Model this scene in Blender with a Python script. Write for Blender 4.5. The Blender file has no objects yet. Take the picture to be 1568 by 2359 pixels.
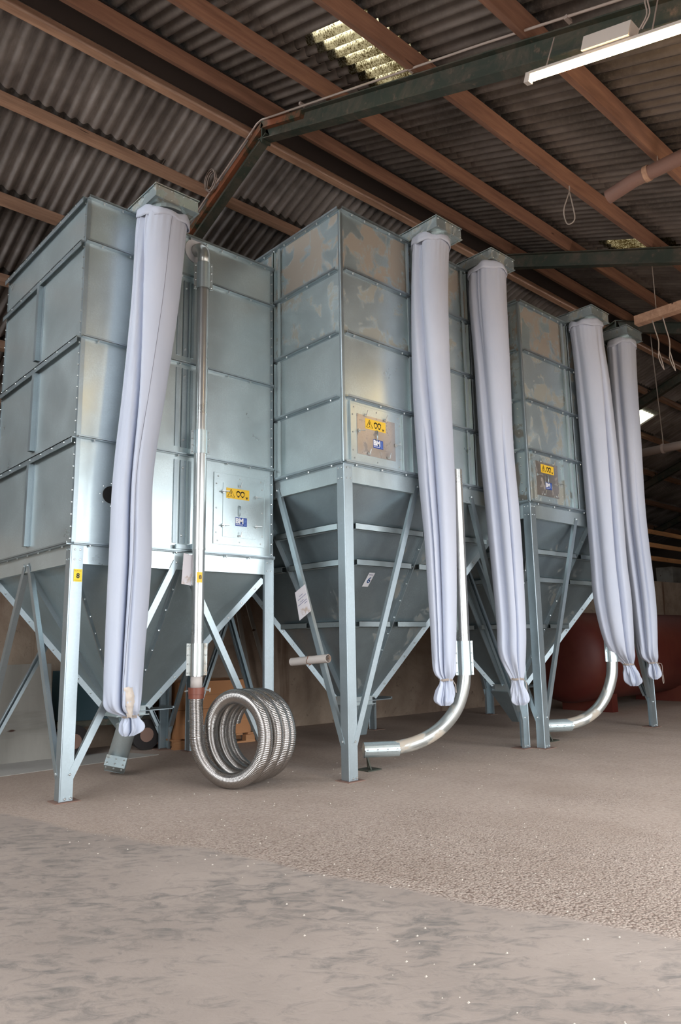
import bpy, math, random
from mathutils import Vector, Matrix
random.seed(7)
PI = math.pi
S = bpy.context.scene
COL = S.collection

# ---------------------------------------------------------------- camera
cam_d = bpy.data.cameras.new('camera')
cam = bpy.data.objects.new('camera', cam_d)
COL.objects.link(cam)
RT = Vector((0.741981, -0.670228, -0.016055)); UP = Vector((-0.103797, -0.138502, 0.984908)); FW = Vector((0.662337, 0.729117, 0.172333))
mw = Matrix((RT, UP, -FW)).transposed().to_4x4()
mw.translation = Vector((0, 0, 1.35))
cam.matrix_world = mw
cam_d.sensor_fit = 'VERTICAL'
cam_d.sensor_height = 24.0
cam_d.lens = 1686.289 / 2359.0 * 24.0
cam_d.clip_start = 0.05
S.camera = cam

# ---------------------------------------------------------------- world, light, exposure
W = bpy.data.worlds.new('overcast_sky'); S.world = W; W.use_nodes = True
bg = W.node_tree.nodes['Background']
bg.inputs[0].default_value = (0.93, 0.965, 1.0, 1); bg.inputs[1].default_value = 7.6
S.view_settings.view_transform = 'Standard'; S.view_settings.look = 'None'
S.view_settings.gamma = 1; S.view_settings.use_curve_mapping = False
S.view_settings.exposure = 0.0
S.cycles.max_bounces = 8; S.cycles.diffuse_bounces = 5; S.cycles.glossy_bounces = 4
S.cycles.transmission_bounces = 4; S.cycles.caustics_reflective = False; S.cycles.caustics_refractive = False
S.cycles.sample_clamp_indirect = 6
# sky portals in the two real openings of the barn (they only guide the sky's own light)
def portal(loc, rot, sx, sy):
    l = bpy.data.lights.new('sky_portal', 'AREA'); l.shape = 'RECTANGLE'; l.size = sx; l.size_y = sy
    l.cycles.is_portal = True
    o = bpy.data.objects.new('sky_portal', l); COL.objects.link(o); o.location = loc; o.rotation_euler = rot
    o['kind'] = 'structure'

# ---------------------------------------------------------------- materials
def lin(c): return tuple(((x/255)/12.92 if x/255 <= .04045 else ((x/255+.055)/1.055)**2.4) for x in c)
class NT:
    def __init__(s, name):
        s.m = bpy.data.materials.new(name); s.m.use_nodes = True; s.t = s.m.node_tree
        s.b = s.t.nodes['Principled BSDF']; s.co = s.n('ShaderNodeTexCoord')
    def n(s, typ, **k):
        o = s.t.nodes.new(typ)
        for a, v in k.items(): setattr(o, a, v)
        return o
    def l(s, a, b): s.t.links.new(a, b)
    def vec(s, scale=(1, 1, 1), rot=(0, 0, 0), world=False):
        mp = s.n('ShaderNodeMapping'); mp.inputs['Scale'].default_value = scale; mp.inputs['Rotation'].default_value = rot
        if world:
            g = s.n('ShaderNodeNewGeometry'); s.l(g.outputs['Position'], mp.inputs[0])
        else: s.l(s.co.outputs['Object'], mp.inputs[0])
        return mp.outputs[0]
    def noise(s, vec, scale, detail=4, rough=.6, dist=0):
        t = s.n('ShaderNodeTexNoise'); t.inputs['Scale'].default_value = scale; t.inputs['Detail'].default_value = detail
        t.inputs['Roughness'].default_value = rough; t.inputs['Distortion'].default_value = dist
        s.l(vec, t.inputs['Vector']); return t.outputs[0]
    def ramp(s, fac, a, b, ca=(0, 0, 0), cb=(1, 1, 1)):
        r = s.n('ShaderNodeValToRGB'); e = r.color_ramp.elements
        e[0].position = a; e[0].color = (*ca, 1); e[1].position = b; e[1].color = (*cb, 1)
        s.l(fac, r.inputs[0]); return r.outputs[0]
    def mix(s, fac, a, b, mode='MIX'):
        m = s.n('ShaderNodeMix'); m.data_type = 'RGBA'; m.blend_type = mode
        for sock, v in ((m.inputs[0], fac), (m.inputs[6], a), (m.inputs[7], b)):
            if hasattr(v, 'is_linked'): s.l(v, sock)
            elif isinstance(v, (int, float)): sock.default_value = v
            else: sock.default_value = (*v, 1)
        return m.outputs[2]
    def math(s, op, a, b=0.0):
        m = s.n('ShaderNodeMath', operation=op)
        for sock, v in ((m.inputs[0], a), (m.inputs[1], b)):
            if hasattr(v, 'is_linked'): s.l(v, sock)
            else: sock.default_value = v
        return m.outputs[0]
    def col(s, c):
        if hasattr(c, 'is_linked'): s.l(c, s.b.inputs['Base Color'])
        else: s.b.inputs['Base Color'].default_value = (*c, 1)
    def rough(s, r):
        if hasattr(r, 'is_linked'): s.l(r, s.b.inputs['Roughness'])
        else: s.b.inputs['Roughness'].default_value = r
    def bump(s, h, strength, dist=.01):
        b = s.n('ShaderNodeBump'); b.inputs['Strength'].default_value = strength; b.inputs['Distance'].default_value = dist
        s.l(h, b.inputs['Height']); s.l(b.outputs[0], s.b.inputs['Normal']); return b

def plain(name, c, rough=.6, metal=0.0, emit=None, es=0):
    t = NT(name); t.col(lin(c)); t.rough(rough); t.b.inputs['Metallic'].default_value = metal
    if emit: t.b.inputs['Emission Color'].default_value = (*lin(emit), 1); t.b.inputs['Emission Strength'].default_value = es
    return t.m

def galv(name, base, metal=.75, rough=.42, dust=0.0, dustcol=(176, 160, 140), dsc=2.6, scale=1.0, spangle=.10, wav=.10):
    t = NT(name); v = t.vec()
    b = lin(base)
    n1 = t.noise(v, 2.2*scale, 5, .65, .4)
    c = t.mix(t.ramp(n1, .3, .75), tuple(x*(1-spangle*1.6) for x in b), tuple(min(1, x*(1+spangle)) for x in b))
    n2 = t.noise(v, 60, 3, .6)
    c = t.mix(t.ramp(n2, .35, .7), c, tuple(x*.9 for x in b)) if spangle > .05 else c
    rr = t.ramp(n1, .2, .8, (rough-.06,)*3, (rough+.1,)*3)
    if dust:
        n3 = t.noise(t.vec((1, 1, .8)), dsc, 10, .66, .5)
        m = t.ramp(n3, .62-dust*.2, .67-dust*.18)
        c = t.mix(m, c, lin(dustcol))
        rr = t.mix(m, rr, (.8, .8, .8))
        mm = t.math('MULTIPLY', t.math('SUBTRACT', 1.0, m), metal); t.l(mm, t.b.inputs['Metallic'])
        t.l(rr, t.b.inputs['Roughness'])
    else:
        t.b.inputs['Metallic'].default_value = metal; t.rough(rr)
    t.col(c)
    if wav: t.bump(t.noise(t.vec((1, 1, .5)), 2.2, 2), wav, .02)
    return t.m

M = {}
M['galv'] = galv('galvanised_sheet', (216, 231, 234), metal=.72, rough=.30, wav=.16)
M['galv_dusty'] = galv('dusty_galvanised_sheet', (190, 208, 213), metal=.68, dust=.9, dsc=3.4, dustcol=(164, 157, 146), rough=.4)
M['galv_mid'] = galv('weathered_galvanised_sheet', (200, 216, 220), metal=.7, dust=.5, dsc=3.4, dustcol=(160, 162, 154), rough=.38)
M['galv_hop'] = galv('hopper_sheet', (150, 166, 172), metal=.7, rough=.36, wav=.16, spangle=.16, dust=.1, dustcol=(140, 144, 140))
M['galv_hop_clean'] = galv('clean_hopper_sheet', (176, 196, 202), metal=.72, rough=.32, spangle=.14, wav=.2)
M['galv_leg'] = galv('galvanised_profile', (180, 194, 200), metal=.8, rough=.38, wav=0)
M['galv_pipe'] = galv('galvanised_pipe', (212, 214, 212), metal=.9, rough=.28, spangle=.04, wav=0)
M['pipe_dusty'] = galv('dusty_pipe', (200, 205, 202), metal=.8, rough=.32, dust=.45, dustcol=(190, 178, 162), spangle=.04, wav=0)
M['bolt'] = plain('bright_zinc', (220, 225, 225), .3, .9)
M['hose'] = plain('bright_ribbed_steel', (176, 172, 168), .24, .95)
M['dark'] = plain('dark_opening', (30, 30, 30), .9)
M['rust'] = plain('rusty_plate', (140, 112, 100), .9)
M['collar'] = plain('brown_rubber_collar', (128, 72, 56), .42)
M['pvc'] = galv('dusty_pvc', (198, 190, 184), metal=0, rough=.5, dust=.25, dustcol=(168, 140, 122), spangle=.03)
M['yellow'] = plain('yellow_sticker', (250, 205, 60), .45)
M['yellow_l'] = plain('lemon_sticker', (255, 226, 50), .45)
M['blue'] = plain('blue_print', (40, 75, 160), .45)
M['lblue'] = plain('light_blue_print', (110, 140, 205), .45)
M['white'] = plain('white_print', (238, 240, 244), .5)
M['black'] = plain('black_print', (30, 26, 22), .5)
M['ochre'] = plain('ochre_print', (200, 160, 30), .5)
M['ink6'] = plain('teal_blue_print', (25, 80, 140), .5)
M['paper'] = galv('dusty_paper', (226, 222, 226), metal=0, rough=.8, dust=.25, dustcol=(196, 178, 165), spangle=.02)
M['ink'] = plain('faded_pen', (150, 150, 175), .7)
M['lamp'] = plain('fluorescent_tube', (255, 240, 210), .4, 0, (255, 216, 156), 45)
M['lamp_body'] = plain('lamp_housing', (196, 186, 176), .5)
M['cable'] = plain('grey_conduit', (176, 160, 150), .55)
M['rope'] = plain('hemp_rope', (172, 160, 150), .9)
M['teal'] = plain('dark_teal_paint', (18, 52, 60), .5)
M['rubber'] = plain('tyre_rubber', (42, 38, 38), .85)
M['cardboard'] = plain('orange_cardboard', (196, 140, 96), .85)

def cloth():
    t = NT('blue_grey_cloth'); v = t.vec((1, 1, .35), world=True)
    n = t.noise(v, 1.6, 4, .6)
    c = t.mix(t.ramp(n, .35, .7), lin((192, 200, 217)), lin((206, 212, 226)))
    n2 = t.noise(t.vec((1, 1, .2), world=True), 4.0, 5, .6)
    c = t.mix(t.ramp(n2, .62, .8, (0, 0, 0), (.35, .35, .35)), c, lin((196, 190, 188)))
    t.col(c); t.rough(.85); t.b.inputs['Sheen Weight'].default_value = .15
    t.bump(t.noise(t.vec((1, 1, .3), world=True), 22, 3), .22, .01)
    return t.m
M['cloth'] = cloth()
M['seam'] = plain('sewn_seam', (128, 130, 142), .9)
M['cloth_tan'] = plain('stained_cloth_patch', (214, 202, 190), .9)

def wood(name, c1, c2, axis=0, sc=6):
    t = NT(name); s = [1, 1, 1]; s[axis] = .06
    n = t.noise(t.vec(tuple(s)), sc*3, 6, .65, .3)
    c = t.mix(t.ramp(n, .3, .72), lin(c1), lin(c2))
    n2 = t.noise(t.vec((.4, 3, 3), world=True), 1.3, 4)
    c = t.mix(t.ramp(n2, .5, .75), c, tuple(x*.62 for x in lin(c1)))
    k = t.noise(t.vec((1.2, 5, 5)), 2.4, 1)
    c = t.mix(t.ramp(k, .74, .78), c, lin((70, 44, 34)))
    t.col(c); t.rough(.8); t.bump(n, .3, .01); return t.m
M['purlin'] = wood('reddish_sawn_timber', (156, 120, 98), (194, 158, 132))
M['purlin_shaded'] = wood('shaded_sawn_timber', (124, 88, 70), (160, 118, 94))  # darker copy: the dim right slope's shade is put into the colour
M['pallet'] = wood('pale_pallet_wood', (176, 124, 84), (206, 156, 112))
M['rail'] = wood('rail_timber', (190, 130, 80), (214, 160, 110))
M['ply'] = wood('grey_board', (146, 142, 134), (158, 154, 146), 2, 2)

def steel():
    t = NT('green_painted_steel'); v = t.vec(world=True)
    n = t.noise(v, 2.6, 7, .7, .5)
    c = t.mix(t.ramp(n, .42, .68), lin((52, 60, 50)), lin((92, 82, 70)))
    n2 = t.noise(v, 9, 5, .7)
    c = t.mix(t.ramp(n2, .58, .72), c, lin((110, 92, 78)))
    t.col(c); t.rough(.65); t.bump(n2, .3, .004); return t.m
M['steel'] = steel()
def ruststeel():
    t = NT('rust_red_steel'); v = t.vec(world=True)
    n = t.noise(v, 3, 7, .7, .5)
    t.col(t.mix(t.ramp(n, .45, .62), lin((142, 84, 56)), lin((50, 66, 50)))); t.rough(.7); return t.m
M['steel_rust'] = ruststeel()

def roofmat(name, dark):
    t = NT(name); g = t.vec((1, .18, .18), world=True)
    n = t.noise(g, 3.2, 6, .65)
    n2 = t.noise(t.vec(world=True), 1.1, 5, .6)
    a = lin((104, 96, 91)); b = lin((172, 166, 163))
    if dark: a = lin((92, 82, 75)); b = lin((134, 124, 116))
    c = t.mix(t.ramp(n, .3, .72), a, b)
    c = t.mix(t.ramp(n2, .45, .75), c, tuple(x*.55 for x in a))
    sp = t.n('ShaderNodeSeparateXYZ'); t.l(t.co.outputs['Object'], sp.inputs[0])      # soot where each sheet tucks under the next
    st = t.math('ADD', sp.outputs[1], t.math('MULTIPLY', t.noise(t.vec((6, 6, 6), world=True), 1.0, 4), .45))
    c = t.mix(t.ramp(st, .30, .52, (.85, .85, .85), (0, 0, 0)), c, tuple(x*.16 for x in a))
    n3 = t.noise(t.vec(world=True), 28, 4, .7)
    c = t.mix(t.ramp(n3, .5, .8, (0, 0, 0), (.5, .5, .5)), c, lin((128, 118, 104)))
    t.col(c); t.rough(.9); t.bump(n3, .35, .006); return t.m
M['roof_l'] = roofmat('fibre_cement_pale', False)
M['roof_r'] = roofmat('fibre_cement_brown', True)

def skylight(clean=False):
    t = NT('clean_translucent_sheet' if clean else 'algae_stained_translucent_sheet')
    n = t.noise(t.vec(world=True), 60, 4, .75)
    n2 = t.noise(t.vec((.6, 1, 1), world=True), 2.2, 3, .6)
    f = t.mix(.35, n, n2)
    c = t.mix(t.ramp(f, .44, .56), lin((252, 246, 222)), lin((84, 72, 42)))
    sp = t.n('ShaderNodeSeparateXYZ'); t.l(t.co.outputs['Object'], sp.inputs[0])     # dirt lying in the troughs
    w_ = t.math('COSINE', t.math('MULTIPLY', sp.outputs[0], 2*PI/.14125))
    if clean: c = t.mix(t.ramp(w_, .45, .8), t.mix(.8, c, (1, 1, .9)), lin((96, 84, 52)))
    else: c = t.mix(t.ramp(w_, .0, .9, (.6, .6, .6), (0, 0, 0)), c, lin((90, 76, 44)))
    c = t.mix(1.0, c, (.85, .85, .85), 'MULTIPLY')
    tr = t.n('ShaderNodeBsdfTranslucent'); t.l(c, tr.inputs[0])
    df = t.n('ShaderNodeBsdfDiffuse'); t.l(c, df.inputs[0])
    mx = t.n('ShaderNodeMixShader'); mx.inputs[0].default_value = .18
    t.l(tr.outputs[0], mx.inputs[1]); t.l(df.outputs[0], mx.inputs[2])
    t.l(mx.outputs[0], t.t.nodes['Material Output'].inputs[0]); return t.m
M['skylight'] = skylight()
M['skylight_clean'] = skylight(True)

def wallmat():
    t = NT('stained_render'); v = t.vec(world=True)
    n = t.noise(v, 1.1, 7, .65, .4); n2 = t.noise(v, 7, 6, .7)
    c = t.mix(t.ramp(n, .35, .65), lin((168, 150, 132)), lin((132, 112, 96)))
    c = t.mix(t.ramp(n2, .6, .75), c, lin((92, 76, 64)))
    st = t.noise(t.vec((1.4, 1.4, .12), world=True), 2.0, 4)
    c = t.mix(t.ramp(st, .58, .7), c, lin((104, 78, 60)))
    t.col(c); t.rough(.95); t.bump(n2, .5, .02); return t.m
M['wall'] = wallmat()
M['gap_shade'] = plain('ridge_gap_shade', (46, 38, 34), .95)  # near-black stands for the shade in the gap at the ridge
M['wall_dark'] = plain('dark_outer_cladding', (90, 80, 72), .9)

def floormat():
    t = NT('dusty_concrete_floor'); v = t.vec(world=True)
    # boundary between trowelled slab and rough ground
    sx = t.n('ShaderNodeSeparateXYZ'); g = t.n('ShaderNodeNewGeometry'); t.l(g.outputs['Position'], sx.inputs[0])
    nb = t.noise(v, .8, 3, .55)
    e = t.math('ADD', sx.outputs[0], t.math('MULTIPLY', sx.outputs[1], .27))
    e = t.math('ADD', e, t.math('MULTIPLY', nb, .45))
    rough = t.ramp(t.math('MULTIPLY', t.math('SUBTRACT', e, 3.6), 1.0), .49, .56)
    # e - 4.1 : boundary where ramp passes ~.5
    n1 = t.noise(v, .9, 6, .6, .3); n2 = t.noise(v, 6, 6, .65)
    cs = t.mix(t.ramp(n1, .3, .7), lin((176, 162, 152)), lin((156, 143, 134)))
    sv = t.vec((1, 1, 1), (0, 0, math.radians(42)), True)
    mp = t.n('ShaderNodeMapping'); mp.inputs['Scale'].default_value = (.7, 1.3, 1); t.l(sv, mp.inputs[0])
    sm = t.math('ADD', t.math('MULTIPLY', t.noise(mp.outputs[0], 9.5, 8, .7, .7), .72), t.math('MULTIPLY', t.noise(v, 1.3, 3), .32))
    cs = t.mix(t.ramp(sm, .51, .66, (0, 0, 0), (.85, .85, .85)), cs, lin((116, 112, 108)))
    coarse = t.math('ADD', t.ramp(t.math('MULTIPLY', t.math('SUBTRACT', e, 3.6), .25), .2, .75, (1, 1, 1), (.12, .12, .12)), t.ramp(t.noise(v, .8, 3), .5, .7, (0, 0, 0), (.35, .35, .35)))
    coarse = t.math('MULTIPLY', coarse, t.ramp(t.math('MULTIPLY', sx.outputs[1], .1), .36, .58, (1, 1, 1), (.22, .22, .22)))
    vo = t.n('ShaderNodeTexVoronoi'); vo.inputs['Scale'].default_value = 70; t.l(v, vo.inputs['Vector'])
    gr = t.noise(v, 30, 5, .7)
    cr = t.mix(t.ramp(n2, .3, .7), lin((188, 169, 156)), lin((168, 149, 136)))
    cr = t.mix(t.ramp(gr, .38, .62), cr, lin((200, 184, 171)))
    cr = t.mix(t.math('MULTIPLY', t.ramp(vo.outputs['Distance'], .45, .9, (0, 0, 0), (.9, .9, .9)), coarse), cr, lin((112, 90, 78)))
    lg = t.noise(t.vec((1, .6, 1), world=True), 1.4, 4, .6); cr = t.mix(t.ramp(lg, .45, .7, (0, 0, 0), (.5, .5, .5)), cr, lin((164, 145, 131)))
    # ground mixed darker and browner under and behind the silos
    far = t.ramp(t.math('MULTIPLY', sx.outputs[1], .1), .56, .8)
    cr = t.mix(t.math('MULTIPLY', far, .5), cr, lin((142, 122, 108)))
    c = t.mix(rough, cs, cr); t.col(c); t.rough(.95)
    hs = t.math('ADD', t.math('MULTIPLY', t.noise(v, 16, 6, .6), .22), t.math('MULTIPLY', sm, -.5))
    hr = t.math('ADD', t.math('MULTIPLY', vo.outputs['Distance'], -1.0), t.math('MULTIPLY', gr, 1.3))
    hr = t.math('MULTIPLY', hr, coarse)
    h = t.mix(rough, hs, hr)
    t.bump(h, .7, .016); return t.m
M['floor'] = floormat()

M['slab'] = galv('pale_concrete_strip', (178, 174, 168), metal=0, rough=.9, spangle=.06, wav=0)
def tankmat():
    t = NT('rust_red_tank'); v = t.vec(world=True)
    n = t.noise(v, 1.5, 6, .6, .4)
    t.col(t.mix(t.ramp(n, .35, .65), lin((84, 26, 18)), lin((98, 44, 30)))); t.rough(.6); return t.m
M['tank'] = tankmat()

# ---------------------------------------------------------------- mesh helpers
class MB:
    def __init__(s): s.v = []; s.f = []
    def add(s, vs, fs):
        k = len(s.v); s.v += [tuple(p) for p in vs]; s.f += [tuple(i+k for i in f) for f in fs]
    def hexa(s, P): s.add(P, [(0, 3, 2, 1), (4, 5, 6, 7), (0, 1, 5, 4), (1, 2, 6, 5), (2, 3, 7, 6), (3, 0, 4, 7)])
    def box(s, a, b):
        x0, x1 = sorted((a[0], b[0])); y0, y1 = sorted((a[1], b[1])); z0, z1 = sorted((a[2], b[2]))
        s.hexa([(x0, y0, z0), (x1, y0, z0), (x1, y1, z0), (x0, y1, z0), (x0, y0, z1), (x1, y0, z1), (x1, y1, z1), (x0, y1, z1)])
    def bar(s, p, q, side, up, w0, w1, h0, h1):
        """prism along p->q; cross-section w0..w1 along side, h0..h1 along up"""
        p, q, side, up = map(Vector, (p, q, side, up)); side.normalize(); up.normalize()
        P = []
        for e in (p, q):
            for a, b in ((w0, h0), (w1, h0), (w1, h1), (w0, h1)): P.append(e+side*a+up*b)
        s.hexa(P)
    def slab(s, quad, th):
        q = [Vector(p) for p in quad]; n = (q[2]-q[0]).cross(q[3]-q[1]).normalized()*th
        s.hexa(q+[p+n for p in q])
    def tube(s, pts, r, n=12, cap=True, closed=False, fn=None):
        pts = [Vector(p) for p in pts]; m = len(pts); rings = []
        T = []
        for i in range(m):
            a = pts[(i-1) % m] if (closed or i > 0) else pts[0]; b = pts[(i+1) % m] if (closed or i < m-1) else pts[-1]
            T.append((b-a).normalized())
        ref = Vector((0, 0, 1)) if abs(T[0].z) < .9 else Vector((1, 0, 0))
        nn = (ref-T[0]*ref.dot(T[0])).normalized()
        vs = []
        for i in range(m):
            nn = (nn-T[i]*nn.dot(T[i])).normalized(); bb = T[i].cross(nn)
            ri = r[i] if isinstance(r, (list, tuple)) else r
            for k in range(n):
                a = 2*PI*k/n; vs.append(pts[i]+nn*(ri*math.cos(a))+bb*(ri*math.sin(a)))
        fs = []
        for i in range(m if closed else m-1):
            j = (i+1) % m
            for k in range(n): fs.append((i*n+k, i*n+(k+1) % n, j*n+(k+1) % n, j*n+k))
        if cap and not closed: fs += [tuple(range(n))[::-1], tuple((m-1)*n+k for k in range(n))]
        s.add(vs, fs)
    def bolt(s, p, nrm, r=.012, h=.014):
        p = Vector(p); nrm = Vector(nrm).normalized(); s.tube([p, p+nrm*h*.7, p+nrm*h], [r, r, r*.55], 6)
    def make(s, name, mat, parent=None, smooth=False, stuff=False, loc=None):
        me = bpy.data.meshes.new(name); me.from_pydata(s.v, [], s.f); me.validate(); me.update()
        if smooth:
            me.polygons.foreach_set('use_smooth', [True]*len(me.polygons))
        me.materials.append(M[mat] if isinstance(mat, str) else mat)
        o = bpy.data.objects.new(name, me); COL.objects.link(o)
        if parent: o.parent = parent
        if loc: o.location = loc
        if stuff: o['kind'] = 'stuff'
        return o
def sharp(o, ang=40):
    o.data.set_sharp_from_angle(angle=math.radians(ang)); return o
def empty(name, loc, label=None, cat=None, group=None, kind=None, rz=0):
    o = bpy.data.objects.new(name, None); COL.objects.link(o); o.location = loc; o.rotation_euler.z = rz; o.empty_display_size = .1
    return tag(o, label, cat, group, kind)
def tag(o, label=None, cat=None, group=None, kind=None):
    if label: o['label'] = label
    if cat: o['category'] = cat
    if group: o['group'] = group
    if kind: o['kind'] = kind
    return o
def inst(src, name, parent, loc, rot=(0, 0, 0)):
    o = bpy.data.objects.new(name, src); COL.objects.link(o); o.parent = parent; o.location = loc; o.rotation_euler = rot; return o
def text(s, size, mat, parent, origin, ux, uy, name='lettering', bold=0.0, shear=0.0):
    """flat lettering lying in the plane spanned by ux, uy, centred on origin"""
    cu = bpy.data.curves.new('lettering', 'FONT'); cu.body = s; cu.size = size; cu.align_x = 'CENTER'; cu.align_y = 'CENTER'
    cu.offset = bold; cu.shear = shear; cu.extrude = .0006; cu.resolution_u = 3
    tmp = bpy.data.objects.new('tmp', cu); COL.objects.link(tmp)
    dg = bpy.context.evaluated_depsgraph_get(); me = bpy.data.meshes.new_from_object(tmp.evaluated_get(dg))
    bpy.data.objects.remove(tmp)
    ux = Vector(ux).normalized(); uy = Vector(uy).normalized(); uz = ux.cross(uy)
    m4 = Matrix((ux, uy, uz)).transposed().to_4x4(); m4.translation = Vector(origin)
    me.transform(m4); me.materials.clear(); me.materials.append(M[mat])
    o = bpy.data.objects.new(name, me); COL.objects.link(o); o.parent = parent; return o
def spline(pts, n):
    """catmull-rom through pts, n samples per span"""
    P = [Vector(p) for p in pts]; P = [P[0]*2-P[1]]+P+[P[-1]*2-P[-2]]; out = []
    for i in range(1, len(P)-2):
        for k in range(n):
            t = k/n; a, b, c, d = P[i-1:i+3]
            out.append(.5*((2*b)+(c-a)*t+(2*a-5*b+4*c-d)*t*t+(3*b-a-3*c+d)*t**3))
    out.append(P[-2]); return out

# ================================================================ SETTING
YR, ZR, TS = 6.40, 7.507, .384           # ridge line and roof slope (rafter tops)
PITCH = math.atan(TS)
XA, XB = -4.0, 30.0
mb = MB(); mb.box((-26, -26, -.2), (32, 16, 0)); f = mb.make('floor', 'floor'); f['kind'] = 'structure'
f['label'] = 'dusty concrete barn floor, trowelled in front and rough gravelly beyond'

mb = MB(); mb.hexa([(1.0, 9.4, 0), (2.6, 8.33, 0), (4.6, 8.45, 0), (4.3, 9.1, 0), (1.0, 9.4, .005), (2.6, 8.33, .005), (4.6, 8.45, .005), (4.3, 9.1, .005)]); f = mb.make('trim_1', 'slab'); f['kind'] = 'structure'; f['label'] = 'pale smooth concrete strip in the floor under the nearest silo'
# low rendered wall behind the silos (slightly skewed) and the outer walls
mb = MB(); WL = lambda x: 9.5-.06*(x-7.5)
mb.hexa([(-3.9, WL(-3.9), 0), (29.8, WL(29.8), 0), (29.8, WL(29.8)+.2, 0), (-3.9, WL(-3.9)+.2, 0),
         (-3.9, WL(-3.9), 2.75), (29.8, WL(29.8), 2.75), (29.8, WL(29.8)+.2, 2.75), (-3.9, WL(-3.9)+.2, 2.75)])
o = mb.make('wall_back', 'wall'); o['kind'] = 'structure'; o['label'] = 'low stained rendered wall behind the silos'
mb = MB(); mb.box((-4, 14.2, 0), (30, 14.4, 4.7)); o = mb.make('wall_left', 'wall_dark'); o['kind'] = 'structure'
for k, (xa, xb, za) in enumerate(((-4, 1.2, 0), (5.9, 7.0, 0), (10.6, 30, 0), (1.2, 5.9, 4.3), (7.0, 10.6, 4.3))):    # right side wall with two tall open doorways
    mb = MB(); mb.box((xa, -1.6, za), (xb, -1.4, 4.75)); o = mb.make('wall_right' if k == 0 else 'wall_right.%03d' % k, 'wall_dark'); o['kind'] = 'structure'
mb = MB(); mb.box((-4.2, 3.6, 0), (-4.0, 14.4, 4.9)); mb.box((-4.2, -1.6, 4.4), (-4, 14.4, 4.9)); o = mb.make('wall_near', 'wall_dark'); o['kind'] = 'structure'
mb = MB(); mb.add([(30, -1.6, 0), (30, 14.4, 0), (30, 14.4, 4.7), (30, YR, 7.8), (30, -1.6, 4.7),
                   (30.2, -1.6, 0), (30.2, 14.4, 0), (30.2, 14.4, 4.7), (30.2, YR, 7.8), (30.2, -1.6, 4.7)],
                  [(4, 3, 2, 1, 0), (5, 6, 7, 8, 9), (0, 1, 6, 5), (1, 2, 7, 6), (2, 3, 8, 7), (3, 4, 9, 8), (4, 0, 5, 9)])
o = mb.make('wall_far', 'wall_dark'); o['kind'] = 'structure'

# ---- roof: corrugated sheets and purlins are parts of the ceiling
ceil = empty('ceiling', (0, YR, 0), 'corrugated fibre cement roof on reddish timber purlins', None, None, 'structure')
def sheet(width, length, pitch=.14125, amp=.032, th=.007, seg=8):
    nx = int(round(width/pitch*seg)); m = MB(); vs = []; fs = []
    for j, y in enumerate((0, length)):
        for t in (0, th):
            for i in range(nx+1):
                x = i*width/nx; a = 2*PI*x/pitch; z = amp*(math.cos(a)+.12*math.cos(2*a))
                vs.append((x, y, z+t))
    n = nx+1
    for i in range(nx):
        fs += [(i, i+1, 2*n+i+1, 2*n+i)[::-1], (n+i, n+i+1, 3*n+i+1, 3*n+i), (i, i+1, n+i+1, n+i), (2*n+i, 2*n+i+1, 3*n+i+1, 3*n+i)[::-1]]
    m.add(vs, fs); return m
SW = 1.13
def sheetmesh(w, l, mat, th=.007):
    o = sheet(w, l, th=th).make('tmp', mat, smooth=True); sharp(o, 50); me = o.data; bpy.data.objects.remove(o); return me
SOFF = .215
PURL = {1: [.24, 1.14, 2.30, 3.47, 4.67, 5.87, 7.0, 8.0], -1: [.16, 1.2, 2.42, 3.6, 4.8, 6.0, 7.1, 8.0]}     # horizontal offsets of the purlins from the ridge
def roof_pt(side, dy, up=0.0):      # point on the rafter-top plane at horizontal distance dy, raised by up along the normal
    c, s_ = math.cos(PITCH), math.sin(PITCH)
    return YR+side*(dy+up*s_), ZR-TS*dy+up*c
me_cache = {}
XS0 = 3.99
cols = [XS0+SW*k for k in range(-7, 14)]
rng = random.Random(3)
for side in (1, -1):
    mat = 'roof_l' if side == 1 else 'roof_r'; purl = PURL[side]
    for r_ in range(7):
        d0 = max(purl[r_]-.06, .04); d1 = purl[r_+1]+.12
        if r_ == 0: d0 = .02
        L = (d1-d0)/math.cos(PITCH)
        key = (side, r_, SW)
        if key not in me_cache: me_cache[key] = sheetmesh(SW+.02, L, mat)
        far_m = MB()
        for k, x in enumerate(cols):
            sky = (side == -1 and r_ == 1 and k in (7, 12)) or (side == 1 and r_ == 1 and k == 19)
            up = SOFF+.012*(6-r_)/6+rng.uniform(-.002, .004)
            if sky:
                if side == -1: a, b = (d0+.36, d1)
                else: a, b = (d0+.5, d1)
                y, z = roof_pt(side, a, SOFF+.01)
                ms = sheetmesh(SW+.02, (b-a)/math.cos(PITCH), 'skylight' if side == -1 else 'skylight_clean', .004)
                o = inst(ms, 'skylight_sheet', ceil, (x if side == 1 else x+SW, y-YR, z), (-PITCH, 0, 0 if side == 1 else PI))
                o['label'] = 'translucent algae-stained skylight sheet'
                y, z = roof_pt(side, d0, SOFF+.03)
                ms = sheetmesh(SW+.02, (a-d0+.12)/math.cos(PITCH), mat)
                inst(ms, 'roof_sheet', ceil, (x if side == 1 else x+SW, y-YR, z), (-PITCH, 0, 0 if side == 1 else PI))
                continue
            y, z = roof_pt(side, d0, up)
            inst(me_cache[key], 'roof_sheet', ceil, (x if side == 1 else x+SW, y-YR, z), (-PITCH+rng.uniform(-.002, .002), 0, 0 if side == 1 else PI))
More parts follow.
